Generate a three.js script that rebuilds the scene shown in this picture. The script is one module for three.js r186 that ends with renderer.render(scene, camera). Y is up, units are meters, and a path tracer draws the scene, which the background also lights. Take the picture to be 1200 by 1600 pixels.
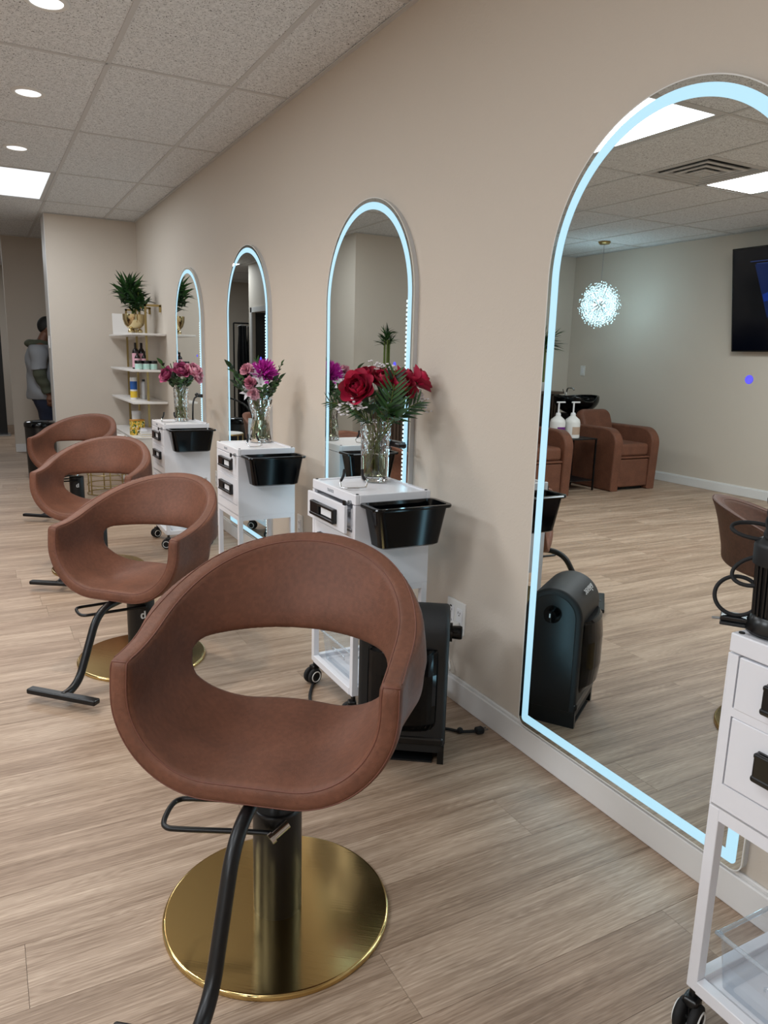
import * as THREE from 'three';
import { RoundedBoxGeometry } from 'three/addons/geometries/RoundedBoxGeometry.js';
import { mergeGeometries } from 'three/addons/utils/BufferGeometryUtils.js';
import { RectAreaLightUniformsLib } from 'three/addons/lights/RectAreaLightUniformsLib.js';
import { FontLoader } from 'three/addons/loaders/FontLoader.js';
import { TextGeometry } from 'three/addons/geometries/TextGeometry.js';

// ---------------------------------------------------------------- camera, exposure, lights
const scene = new THREE.Scene();
scene.background = new THREE.Color(0x000000);
const renderer = new THREE.WebGLRenderer({ antialias: true });
renderer.toneMapping = THREE.LinearToneMapping;
renderer.toneMappingExposure = 1.0;
renderer.shadowMap.enabled = true;
RectAreaLightUniformsLib.init();

const camera = new THREE.PerspectiveCamera(69.02, 1200 / 1600, 0.05, 60);
camera.position.set(0, 1.24, 0);
camera.quaternion.setFromRotationMatrix(new THREE.Matrix4().makeBasis(
  new THREE.Vector3(0.88218505, 0.02656588, 0.47015295),
  new THREE.Vector3(0.07272493, 0.97874306, -0.19176317),
  new THREE.Vector3(-0.46525329, 0.20336244, 0.86150049)));

const PANEL_LIGHT = [9.5, 30, 13, 6.5, 32, 14, 34], PANEL_GLOW = 1.0, SPOT_LIGHT = 3.6, LED_LIGHT = 6.0, LED_GLOW = 0.85, PENDANT_LIGHT = 0.55;
const PANEL_COLOR = new THREE.Color().setRGB(0.93, 1.0, 1.06), SPOT_COLOR = new THREE.Color().setRGB(1.0, 0.85, 0.70), LED_COLOR = new THREE.Color().setRGB(0.42, 0.80, 1.0);

// room numbers: long mirror wall at x = WX, opposite wall at x = OX, ceiling at CY
const WX = 1.475, OX = -3.6, CY = 2.49, BACK = -7.3, PART_Z = -8.1, COR_X = -0.62, FAR_Z = -10.0, END_Z = -13.6, FRONT = 2.6;
// ceiling grid: zone A runs from x = XA to the mirror wall, zone B from there to the opposite wall
const XA = 0.034, GX = 0.572, ZA0 = -3.83, ZA = 1.217, ZB0 = -2.815, ZB = 1.14;
const panelTiles = [[XA - GX, ZB0 - ZB, ZB], [XA - 4 * GX, ZB0 - ZB, ZB], [XA, ZA0 - 3 * ZA, ZA], [XA - GX, ZB0 + ZB, ZB], [XA - 4 * GX, ZB0 + ZB, ZB], [XA - GX, ZB0 - 8 * ZB, ZB], [XA - 4 * GX, ZB0 + 3 * ZB, ZB]];   // x0, z0 (far), length
const VX = XA - 3 * GX;   // air diffuser column
const spots = [[0.316, -3.31], [0.316, -4.45], [0.313, -5.655]];

// ---------------------------------------------------------------- helpers
let seed = 7;
const rnd = () => { seed = (seed * 1664525 + 1013904223) >>> 0; return seed / 4294967296; };
const rr = (a, b) => a + (b - a) * rnd();
const V = (x, y, z) => new THREE.Vector3(x, y, z);
const clamp = (x, a, b) => Math.min(b, Math.max(a, x));
const sstep = (a, b, x) => { const t = clamp((x - a) / (b - a), 0, 1); return t * t * (3 - 2 * t); };
const used = {};
function nameOf(n) { const k = used[n] = (used[n] ?? -1) + 1; return k ? `${n}_${String(k).padStart(3, '0')}` : n; }
function tag(o, label, category, group) { o.userData = { label, category }; if (group) o.userData.group = group; return o; }
function thing(name, label, category, pos = [0, 0, 0], turn = 0, group) {
  const o = new THREE.Group(); o.name = nameOf(name); o.position.set(...pos); o.rotation.y = turn; scene.add(o);
  return tag(o, label, category, group);
}
function structure(name) { const o = new THREE.Group(); o.name = nameOf(name); o.userData = { kind: 'structure' }; scene.add(o); return o; }
function part(name, geo, mat, parent, pos, rot) {
  const m = new THREE.Mesh(geo, mat); m.name = name; if (pos) m.position.set(...pos); if (rot) m.rotation.set(...rot); parent.add(m); return m;
}
function single(name, label, category, geo, mat, pos = [0, 0, 0], rot, group) {
  const m = new THREE.Mesh(geo, mat); m.name = nameOf(name); m.position.set(...pos); if (rot) m.rotation.set(...rot); scene.add(m); return tag(m, label, category, group);
}
function copy(src, label, pos, turn, group) {
  const c = src.clone(); c.name = nameOf(src.name.replace(/_\d{3}$/, '')); if (pos) c.position.set(...pos); if (turn !== undefined) c.rotation.y = turn; scene.add(c);
  c.userData = { ...src.userData, label }; if (group) c.userData.group = group; return c;
}
const clean = (g) => { const h = g.index ? g.toNonIndexed() : g.clone(); for (const k of Object.keys(h.attributes)) if (!['position', 'normal', 'uv'].includes(k)) h.deleteAttribute(k); if (!h.attributes.uv) h.setAttribute('uv', new THREE.BufferAttribute(new Float32Array(h.attributes.position.count * 2), 2)); return h; };
const merge = (list) => mergeGeometries(list.map(clean));
const bx = (w, h, d, x = 0, y = 0, z = 0) => new THREE.BoxGeometry(w, h, d).translate(x, y, z);
const rb = (w, h, d, r, x = 0, y = 0, z = 0, s = 3) => new RoundedBoxGeometry(w, h, d, s, Math.min(r, w / 2.01, h / 2.01, d / 2.01)).translate(x, y, z);
const cyl = (r0, r1, h, x = 0, y = 0, z = 0, n = 32) => new THREE.CylinderGeometry(r1, r0, h, n).translate(x, y, z);   // r0 at the bottom
const tube = (pts, r, n = 40, rs = 10, closed = false) => new THREE.TubeGeometry(new THREE.CatmullRomCurve3(pts.map((p) => Array.isArray(p) ? V(...p) : p), closed, 'catmullrom', 0.5), n, r, rs, closed);
function capped(pts, r, n = 40, rs = 10) {           // tube with round ends
  const a = Array.isArray(pts[0]) ? pts : pts.map((p) => p.toArray()), e = a[a.length - 1];
  return merge([tube(a, r, n, rs), new THREE.SphereGeometry(r, rs, 6).translate(...a[0]), new THREE.SphereGeometry(r, rs, 6).translate(...e)]);
}
function rod(a, b, r, n = 10) {                        // straight bar with round section
  const A = V(...a), B = V(...b), d = B.clone().sub(A), L = d.length();
  return new THREE.CylinderGeometry(r, r, L, n).applyQuaternion(new THREE.Quaternion().setFromUnitVectors(V(0, 1, 0), d.normalize())).translate(...A.add(B).multiplyScalar(0.5).toArray());
}
function polyrod(pts, r, n = 10) { const l = []; for (let i = 0; i + 1 < pts.length; i++) l.push(rod(pts[i], pts[i + 1], r, n)); for (let i = 1; i + 1 < pts.length; i++) l.push(new THREE.SphereGeometry(r, n, 6).translate(...pts[i])); return merge(l); }
const lathe = (pts, n = 48) => new THREE.LatheGeometry(pts.map((p) => new THREE.Vector2(...p)), n);
const uvBox = (g, s = 1) => {                          // uv in metres from the main direction of each triangle
  const h = g.index ? g.toNonIndexed() : g, p = h.attributes.position, uv = new Float32Array(p.count * 2), a = V(), b = V(), c = V();
  for (let i = 0; i < p.count; i += 3) {
    a.fromBufferAttribute(p, i); b.fromBufferAttribute(p, i + 1); c.fromBufferAttribute(p, i + 2);
    const n = b.clone().sub(a).cross(c.clone().sub(a)), x = Math.abs(n.x), y = Math.abs(n.y), z = Math.abs(n.z);
    [a, b, c].forEach((q, k) => { const t = x > y && x > z ? [q.z, q.y] : y > z ? [q.x, q.z] : [q.x, q.y]; uv[(i + k) * 2] = t[0] * s; uv[(i + k) * 2 + 1] = t[1] * s; });
  }
  h.setAttribute('uv', new THREE.BufferAttribute(uv, 2)); return h;
};
function loft(rings, capEnds = true) {                 // rings of equal numbers of points
  const n = rings[0].length, pos = [], idx = [];
  rings.forEach((r) => r.forEach((p) => pos.push(...p)));
  for (let i = 0; i + 1 < rings.length; i++) for (let j = 0; j < n; j++) { const a = i * n + j, b = i * n + (j + 1) % n, c = a + n, d = b + n; idx.push(a, b, d, a, d, c); }
  if (capEnds) for (const [ri, flip] of [[0, true], [rings.length - 1, false]]) {
    const c = pos.length / 3, r = rings[ri]; pos.push(...[0, 1, 2].map((k) => r.reduce((s, p) => s + p[k], 0) / n));
    for (let j = 0; j < n; j++) { const a = ri * n + j, b = ri * n + (j + 1) % n; flip ? idx.push(c, b, a) : idx.push(c, a, b); }
  }
  const g = new THREE.BufferGeometry(); g.setAttribute('position', new THREE.Float32BufferAttribute(pos, 3)); g.setIndex(idx);
  const h = g.toNonIndexed(); h.computeVertexNormals(); return h;
}
function roundRect(w, d, r, y, n = 5, ox = 0, oz = 0) { // loop in the xz plane, anticlockwise seen from above
  const out = []; r = Math.min(r, w / 2, d / 2);
  for (const [sx, sz, a0] of [[1, 1, 0], [-1, 1, 90], [-1, -1, 180], [1, -1, 270]]) for (let i = 0; i <= n; i++) { const a = (a0 + 90 * i / n) * Math.PI / 180; out.push([ox + sx * (w / 2 - r) + r * Math.cos(a), y, oz + sz * (d / 2 - r) + r * Math.sin(a)]); }
  return out.reverse();
}
function surfaceNets(fn, lo, hi, cell) {               // meshes the zero set of a distance field
  const N = [0, 1, 2].map((k) => Math.ceil((hi[k] - lo[k]) / cell) + 1), [nx, ny, nz] = N, f = new Float32Array(nx * ny * nz), at = (i, j, k) => i + nx * (j + ny * k);
  for (let k = 0; k < nz; k++) for (let j = 0; j < ny; j++) for (let i = 0; i < nx; i++) f[at(i, j, k)] = fn(lo[0] + i * cell, lo[1] + j * cell, lo[2] + k * cell);
  const id = new Int32Array(nx * ny * nz).fill(-1), pos = [], idx = [], E = [[0, 1], [2, 3], [4, 5], [6, 7], [0, 2], [1, 3], [4, 6], [5, 7], [0, 4], [1, 5], [2, 6], [3, 7]];
  const grad = (p, e = 0.0012) => { const g = [fn(p[0] + e, p[1], p[2]) - fn(p[0] - e, p[1], p[2]), fn(p[0], p[1] + e, p[2]) - fn(p[0], p[1] - e, p[2]), fn(p[0], p[1], p[2] + e) - fn(p[0], p[1], p[2] - e)].map((x) => x / (2 * e)); return g; };
  for (let k = 0; k + 1 < nz; k++) for (let j = 0; j + 1 < ny; j++) for (let i = 0; i + 1 < nx; i++) {
    const v = []; let m = 0; for (let c = 0; c < 8; c++) { v.push(f[at(i + (c & 1), j + (c >> 1 & 1), k + (c >> 2))]); if (v[c] < 0) m |= 1 << c; }
    if (m === 0 || m === 255) continue;
    let s = [0, 0, 0], n = 0; for (const [a, b] of E) if ((v[a] < 0) !== (v[b] < 0)) { const t = v[a] / (v[a] - v[b]); for (let d = 0; d < 3; d++) s[d] += (a >> d & 1) + t * ((b >> d & 1) - (a >> d & 1)); n++; }
    const p = [i, j, k].map((q, d) => lo[d] + (q + s[d] / n) * cell), g = grad(p), l2 = g[0] ** 2 + g[1] ** 2 + g[2] ** 2 || 1, w = clamp(fn(...p) / l2, -cell * 0.7, cell * 0.7);
    id[at(i, j, k)] = pos.length / 3; pos.push(p[0] - w * g[0], p[1] - w * g[1], p[2] - w * g[2]);
  }
  for (let k = 1; k + 1 < nz; k++) for (let j = 1; j + 1 < ny; j++) for (let i = 1; i + 1 < nx; i++) for (let d = 0; d < 3; d++) {
    const o = [0, 0, 0]; o[d] = 1; const a = f[at(i, j, k)] < 0, b = f[at(i + o[0], j + o[1], k + o[2])] < 0; if (a === b) continue;
    const u = (d + 1) % 3, w = (d + 2) % 3, q = (du, dw) => { const c = [i, j, k]; c[u] -= du; c[w] -= dw; return id[at(...c)]; };
    const r = [q(0, 0), q(1, 0), q(1, 1), q(0, 1)]; if (r.some((x) => x < 0)) continue;
    a ? idx.push(r[0], r[1], r[2], r[0], r[2], r[3]) : idx.push(r[0], r[2], r[1], r[0], r[3], r[2]);
  }
  const nor = []; for (let i = 0; i < pos.length; i += 3) { const g = grad([pos[i], pos[i + 1], pos[i + 2]]), l = Math.hypot(...g) || 1; nor.push(g[0] / l, g[1] / l, g[2] / l); }
  const g = new THREE.BufferGeometry(); g.setAttribute('position', new THREE.Float32BufferAttribute(pos, 3)); g.setAttribute('normal', new THREE.Float32BufferAttribute(nor, 3)); g.setIndex(idx); return g;
}
const smax = (a, b, k) => { const h = Math.max(k - Math.abs(a - b), 0) / k; return Math.max(a, b) + h * h * k * 0.25; };
const smin = (a, b, k) => -smax(-a, -b, k);
function capsule(p, a, b, ra, rb_) {                    // distance to a tapered capsule
  const ab = [b[0] - a[0], b[1] - a[1], b[2] - a[2]], ap = [p[0] - a[0], p[1] - a[1], p[2] - a[2]], t = clamp((ap[0] * ab[0] + ap[1] * ab[1] + ap[2] * ab[2]) / (ab[0] ** 2 + ab[1] ** 2 + ab[2] ** 2 || 1), 0, 1);
  return Math.hypot(ap[0] - t * ab[0], ap[1] - t * ab[1], ap[2] - t * ab[2]) - (ra + (rb_ - ra) * t);
}
const ellipsoid = (p, c, r) => { const x = (p[0] - c[0]) / r[0], y = (p[1] - c[1]) / r[1], z = (p[2] - c[2]) / r[2], k = Math.hypot(x, y, z), k2 = Math.hypot(x / r[0], y / r[1], z / r[2]) || 1; return k * (k - 1) / k2; };

// ---------------------------------------------------------------- textures
function noise2(px, py, w, s) {                        // value noise with period (px, py)
  const h = (i, j) => { i = ((i % px) + px) % px; j = ((j % py) + py) % py; let n = Math.imul(i * 374761 + j * 668265 + s * 9973, 1274126177) >>> 0; n = Math.imul(n ^ n >>> 13, 1103515245) >>> 0; return (n ^ n >>> 16) % 65536 / 65536; };
  return (x, y) => { const i = Math.floor(x), j = Math.floor(y), u = sstep(0, 1, x - i), v = sstep(0, 1, y - j); return (h(i, j) * (1 - u) + h(i + 1, j) * u) * (1 - v) + (h(i, j + 1) * (1 - u) + h(i + 1, j + 1) * u) * v; };
}
function dataTex(w, h, fn, srgb) {
  const a = new Uint8Array(w * h * 4); for (let j = 0; j < h; j++) for (let i = 0; i < w; i++) { const c = fn(i / w, j / h), o = (j * w + i) * 4; a[o] = clamp(c[0], 0, 255); a[o + 1] = clamp(c[1], 0, 255); a[o + 2] = clamp(c[2], 0, 255); a[o + 3] = 255; }
  const t = new THREE.DataTexture(a, w, h); t.magFilter = THREE.LinearFilter; t.minFilter = THREE.LinearMipmapLinearFilter; t.generateMipmaps = true; t.wrapS = t.wrapT = THREE.RepeatWrapping; if (srgb) t.colorSpace = THREE.SRGBColorSpace; t.needsUpdate = true; return t;
}
function canvasTex(w, h, draw) { const c = document.createElement('canvas'); c.width = w; c.height = h; draw(c.getContext('2d'), w, h); const t = new THREE.CanvasTexture(c); t.colorSpace = THREE.SRGBColorSpace; return t; }

const woodTex = [0, 1, 2, 3].map((k) => {               // one oak plank, 1.22 m by 0.18 m
  const a = noise2(4, 7, 0, 11 + k), b = noise2(9, 60, 0, 31 + k), c = noise2(60, 190, 0, 51 + k), e = noise2(3, 3, 0, 71 + k), f = noise2(6, 26, 0, 91 + k);
  const base = [[180, 157, 136], [175, 151, 130], [184, 161, 140], [172, 149, 128]][k];
  return dataTex(1024, 256, (u, v) => {
    const warp = v * 7 + 1.9 * a(u * 4, v * 7) + 0.8 * e(u * 3, v * 3), ring = Math.abs(((warp * (1.6 + 0.3 * k)) % 1 + 1) % 1 - 0.5) * 2;
    const g = 0.36 * (ring - 0.5) * f(u * 6, v * 26) + 0.22 * (b(u * 9, v * 60) - 0.5) + 0.18 * (c(u * 60, v * 190) - 0.5) + 0.22 * (a(u * 4, v * 7) - 0.5);
    return base.map((q, i) => q * (1 + g * [0.40, 0.46, 0.52][i]));
  }, true);
});
const woodBump = (() => { const b = noise2(9, 60, 0, 5), c = noise2(70, 220, 0, 6); return dataTex(1024, 256, (u, v) => { const g = 255 * (0.5 * b(u * 9, v * 60) + 0.5 * c(u * 70, v * 220)); return [g, g, g]; }); })();
const tileDots = (() => {                                 // mineral fibre tile, 0.57 m square
  const w = 1024, f = new Float32Array(w * w); let s = 3; const q = () => { s = (s * 1664525 + 1013904223) >>> 0; return s / 4294967296; };
  for (let n = 0; n < 3600; n++) { const x = q() * w, y = q() * w, r = 1.3 + 2.6 * q() * q(), a = 0.35 + 0.65 * q(), l = 1 + 1.6 * q(), t = q() * 3.14; for (let j = -6; j <= 6; j++) for (let i = -6; i <= 6; i++) { const dx = (i * Math.cos(t) + j * Math.sin(t)) / l, dy = -i * Math.sin(t) + j * Math.cos(t), k = ((Math.floor(y + j) + w) % w) * w + (Math.floor(x + i) + w) % w; f[k] = Math.max(f[k], a * clamp(r + 0.5 - Math.hypot(dx, dy), 0, 1)); } }
  return (u, v) => f[Math.floor(v * w) * w + Math.floor(u * w)];
})();
const tileN = noise2(64, 64, 0, 17);
const tileTex = dataTex(1024, 1024, (u, v) => { const d = tileDots(u, v), n = tileN(u * 64, v * 64) - 0.5; return [240, 238, 235].map((q) => q * (1 + 0.05 * n) * (1 - 0.68 * d)); }, true);
const tileBump = dataTex(1024, 1024, (u, v) => { const g = 200 + 40 * (tileN(u * 64, v * 64) - 0.5) - 190 * tileDots(u, v); return [g, g, g]; });
const peel = (() => { const a = noise2(90, 90, 0, 21), b = noise2(37, 37, 0, 22); return dataTex(512, 512, (u, v) => { const g = 255 * (0.6 * a(u * 90, v * 90) + 0.4 * b(u * 37, v * 37)); return [g, g, g]; }); })();
const grainTex = (() => { const a = noise2(120, 120, 0, 41), b = noise2(50, 50, 0, 42); return dataTex(512, 512, (u, v) => { const g = 255 * (0.5 * a(u * 120, v * 120) + 0.5 * b(u * 50, v * 50)); return [g, g, g]; }); })();
const leatherTone = (() => { const a = noise2(9, 9, 0, 43), b = noise2(70, 70, 0, 44); return dataTex(512, 512, (u, v) => { const g = 1 + 0.05 * (a(u * 9, v * 9) - 0.5) + 0.05 * (b(u * 70, v * 70) - 0.5); return [114 * g, 74 * g, 57 * g]; }, true); })();
const brush = (() => { const a = noise2(4, 300, 0, 61), b = noise2(9, 90, 0, 62); return dataTex(512, 512, (u, v) => { const g = 255 * (0.6 * a(u * 4, v * 300) + 0.4 * b(u * 9, v * 90)); return [g, g, g]; }); })();
const rep = (t, x, y) => { const c = t.clone(); c.repeat.set(x, y); c.needsUpdate = true; return c; };

// ---------------------------------------------------------------- materials
const std = (o) => new THREE.MeshStandardMaterial(o), phy = (o) => new THREE.MeshPhysicalMaterial(o);
const M = {
  wall: std({ color: 0xcec3b6, roughness: 0.75, bumpMap: rep(peel, 2.2, 2.2), bumpScale: 0.0003 }),
  trim: std({ color: 0xdedcda, roughness: 0.45 }), dark: std({ color: 0x151517, roughness: 0.6 }), slab: std({ color: 0x8a857e, roughness: 0.9 }),
  tile: std({ color: 0xf6faff, map: rep(tileTex, 1 / 0.57, 1 / 0.57), bumpMap: rep(tileBump, 1 / 0.57, 1 / 0.57), bumpScale: 0.001, roughness: 0.95 }),
  rail: std({ color: 0xc9c8c7, roughness: 0.6 }),
  plank: woodTex.map((t) => std({ map: t, bumpMap: woodBump, bumpScale: 0.0004, roughness: 0.46 })),
  leather: phy({ map: rep(leatherTone, 2, 2), roughness: 0.55, bumpMap: rep(grainTex, 6, 6), bumpScale: 0.0003, specularIntensity: 0.5 }),
  seam: std({ color: 0x6b3f30, roughness: 0.6 }),
  brass: std({ color: 0xcbb077, metalness: 1, roughness: 0.14, bumpMap: rep(brush, 1, 1), bumpScale: 0.00004 }),
  gold: std({ color: 0xb09a68, metalness: 1, roughness: 0.32 }), goldShiny: std({ color: 0xcdbb90, metalness: 1, roughness: 0.12 }),
  blackMetal: std({ color: 0x0c0c0e, roughness: 0.38, metalness: 0.2 }), blackPlastic: std({ color: 0x0a0b0d, roughness: 0.3 }), blackGloss: phy({ color: 0x040507, roughness: 0.1, specularIntensity: 0.55 }), blackMatte: std({ color: 0x0d0d0f, roughness: 0.7 }), rubber: std({ color: 0x111113, roughness: 0.75 }), greyPlastic: std({ color: 0x15171a, roughness: 0.55 }),
  chrome: std({ color: 0xd8dadc, metalness: 1, roughness: 0.12 }), steel: std({ color: 0x9a9da0, metalness: 1, roughness: 0.3 }), alu: std({ color: 0xcfd0d2, metalness: 0.2, roughness: 0.4 }),
  whiteMetal: std({ color: 0xe3e3e8, roughness: 0.34 }), whitePlastic: std({ color: 0xe2e1de, roughness: 0.4 }), paper: std({ color: 0xe4e4e6, roughness: 0.7 }), print: std({ color: 0x7f858c, roughness: 0.6 }), printWhite: std({ color: 0xd7dadd, roughness: 0.6 }),
  acrylic: phy({ color: 0xf2f5f8, transmission: 1, thickness: 0, ior: 1.6, roughness: 0.02, side: THREE.DoubleSide }),
  acrylicEdge: phy({ color: 0xe9eef2, transmission: 0.75, thickness: 0, ior: 1.5, roughness: 0.06 }),
  glass: phy({ color: 0xffffff, transmission: 1, thickness: 0.006, ior: 1.5, roughness: 0.01 }), water: phy({ color: 0xffffff, attenuationColor: new THREE.Color(0xb9b98a), attenuationDistance: 0.12, transmission: 1, thickness: 0.05, ior: 1.33, roughness: 0 }),
  mirror: std({ color: 0xe6ebe9, metalness: 1, roughness: 0 }),
  led: std({ color: 0x888888, emissive: LED_COLOR, emissiveIntensity: LED_GLOW, roughness: 0.5 }), ledBead: std({ color: 0x888888, emissive: new THREE.Color().setRGB(0.7, 0.95, 1), emissiveIntensity: 1.2 }),
  panel: std({ color: 0xdddddd, emissive: PANEL_COLOR, emissiveIntensity: PANEL_GLOW, roughness: 0.6 }), spot: std({ color: 0xdddddd, emissive: new THREE.Color(1, 1, 1), emissiveIntensity: 1.6 }),
  shelf: std({ color: 0xe6e2de, roughness: 0.4 }),
  leaf: [0x1d3d1a, 0x2a5222, 0x35602a, 0x14301a].map((c) => phy({ color: c, roughness: 0.5, side: THREE.DoubleSide, transmission: 0.12, thickness: 0 })),
  stem: std({ color: 0x5a6a2c, roughness: 0.6 }), stemDark: std({ color: 0x2c3a1c, roughness: 0.7 }),
  red: [0xa00c36, 0xb8103f, 0x880828].map((c) => std({ color: c, roughness: 0.62, side: THREE.DoubleSide })),
  pink: [0xa8426f, 0x8a2b58, 0xbc6788].map((c) => std({ color: c, roughness: 0.62, side: THREE.DoubleSide })), palePink: [0xd898aa, 0xcc8098, 0xe4b2bf].map((c) => std({ color: c, roughness: 0.62, side: THREE.DoubleSide })),
  magenta: std({ color: 0xc02aa6, roughness: 0.6, side: THREE.DoubleSide }), whitePetal: std({ color: 0xe6e2e6, roughness: 0.6, side: THREE.DoubleSide }),
};

// ---------------------------------------------------------------- the setting
const wallBox = (name, x0, x1, z0, z1, mat = M.wall, y0 = 0, y1 = CY + 0.06) => { const o = structure(name); part('wall_panel', uvBox(bx(x1 - x0, y1 - y0, z1 - z0, (x0 + x1) / 2, (y0 + y1) / 2, (z0 + z1) / 2)), mat, o); return o; };
const baseboard = (name, x0, x1, z0, z1) => { const o = structure(name), alongZ = z1 - z0 > x1 - x0, w = alongZ ? x1 - x0 : z1 - z0; part('board', rb(x1 - x0, 0.085, z1 - z0, 0.004, (x0 + x1) / 2, 0.0425, (z0 + z1) / 2, 2), M.trim, o); part('cap', alongZ ? rb(w * 0.62, 0.012, z1 - z0, 0.004, (x0 + x1) / 2 + (x0 > 0 ? 1 : -1) * w * 0.19, 0.09, (z0 + z1) / 2, 2) : rb(x1 - x0, 0.012, w * 0.62, 0.004, (x0 + x1) / 2, 0.09, (z0 + z1) / 2 - w * 0.19, 2), M.trim, o); return o; };
wallBox('wall_right', WX, WX + 0.12, END_Z, FRONT);
wallBox('wall_left', OX - 0.12, OX, BACK - 0.12, FRONT, M.wall);
wallBox('wall_back', OX - 0.12, COR_X, BACK - 0.12, BACK, M.wall);
wallBox('wall_corridor', COR_X - 0.12, COR_X, -9.96, BACK - 0.12, M.wall);
wallBox('wall_corridor', COR_X - 0.12, COR_X, -10.84, -10.66, M.wall);
wallBox('wall_corridor', COR_X - 0.12, COR_X, -10.66, -9.96, M.wall, 1.82);
wallBox('wall_partition', 0.64, WX, PART_Z - 0.36, PART_Z);
wallBox('wall_far', 0.32, WX, FAR_Z - 0.12, FAR_Z);
wallBox('wall_end', -2.6, WX + 0.12, END_Z - 0.12, END_Z, M.wall);
wallBox('wall_side_room', -2.6, -2.48, END_Z, -9.4, M.wall);
wallBox('wall_front', OX - 0.12, WX + 0.12, FRONT, FRONT + 0.12);
baseboard('baseboard_right', WX - 0.016, WX, PART_Z, FRONT);
baseboard('baseboard_left', OX, OX + 0.016, BACK, FRONT);
baseboard('baseboard_back', OX, COR_X, BACK, BACK + 0.016);
baseboard('baseboard_partition', 0.64, WX, PART_Z, PART_Z + 0.016);
baseboard('baseboard_far', 0.32, WX, FAR_Z, FAR_Z + 0.016);
// white corner bead on the partition's end face
{ const o = structure('trim_1'); part('corner_bead', rb(0.006, CY, 0.35, 0.002, 0.637, CY / 2, PART_Z - 0.178, 2), M.trim, o); }
{ // door in the corridor wall, seen in the third mirror
  const o = structure('door_1'), z0 = -10.66, z1 = -9.96, x = COR_X;
  part('door_casing', bx(0.02, 1.89, 0.07, x + 0.01, 0.945, z0 - 0.035), M.trim, o); part('door_casing', bx(0.02, 1.89, 0.07, x + 0.01, 0.945, z1 + 0.035), M.trim, o); part('door_casing', bx(0.02, 0.07, 0.84, x + 0.01, 1.855, (z0 + z1) / 2), M.trim, o);
  part('door_leaf', rb(0.04, 1.8, 0.68, 0.004, 0, 0.915, 0.34, 2), M.dark, o, [x - 0.05, 0, z0 + 0.01], [0, -0.5, 0]);
  part('door_handle', merge([rod([0.02, 1.0, 0.62], [0.06, 1.0, 0.62], 0.01), rod([0.06, 1.0, 0.62], [0.06, 1.0, 0.52], 0.009)]), M.steel, o, [x - 0.05, 0, z0 + 0.01], [0, -0.5, 0]);
}
{ // floor: oak planks running across the room
  const o = structure('floor'); part('subfloor', bx(WX - OX + 0.4, 0.1, FRONT - END_Z + 0.3, (WX + OX) / 2, -0.062, (FRONT + END_Z) / 2), M.slab, o);
  const W = 0.178, L = 1.22, extra = [[], [], [], []]; let row = 0;
  for (let z = FRONT - 0.05; z > END_Z; z -= W, row++) {
    const xl = z > BACK ? OX : z > -9.2 ? COR_X : COR_X - 1.7, off = (row * 0.437 + 0.21 * ((row * 7) % 3)) % L;
    for (let x = xl - off; x < WX; x += L) {
      const a = Math.max(x, xl), b = Math.min(x + L, WX); if (b - a < 0.03) continue;
      const g = bx(b - a - 0.0008, 0.012, W - 0.0008, (a + b) / 2, -0.006, z - W / 2), p = g.attributes.position, uv = g.attributes.uv, fl = Math.floor(rnd() * 4), ou = rnd(), ov = rnd() < 0.5 ? 1 : -1;
      for (let i = 0; i < p.count; i++) uv.setXY(i, ou + (p.getX(i) - x) / L, ov * (p.getZ(i) - z) / W * 0.98);
      if (z < -0.3 && z > FAR_Z - 0.3 && !(z < BACK && a < COR_X)) part('plank', g, M.plank[fl], o); else extra[fl].push(g);
    }
  }
  extra.forEach((l, i) => { part('plank', merge(l), M.plank[i], o).userData.kind = 'stuff'; });
}
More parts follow.
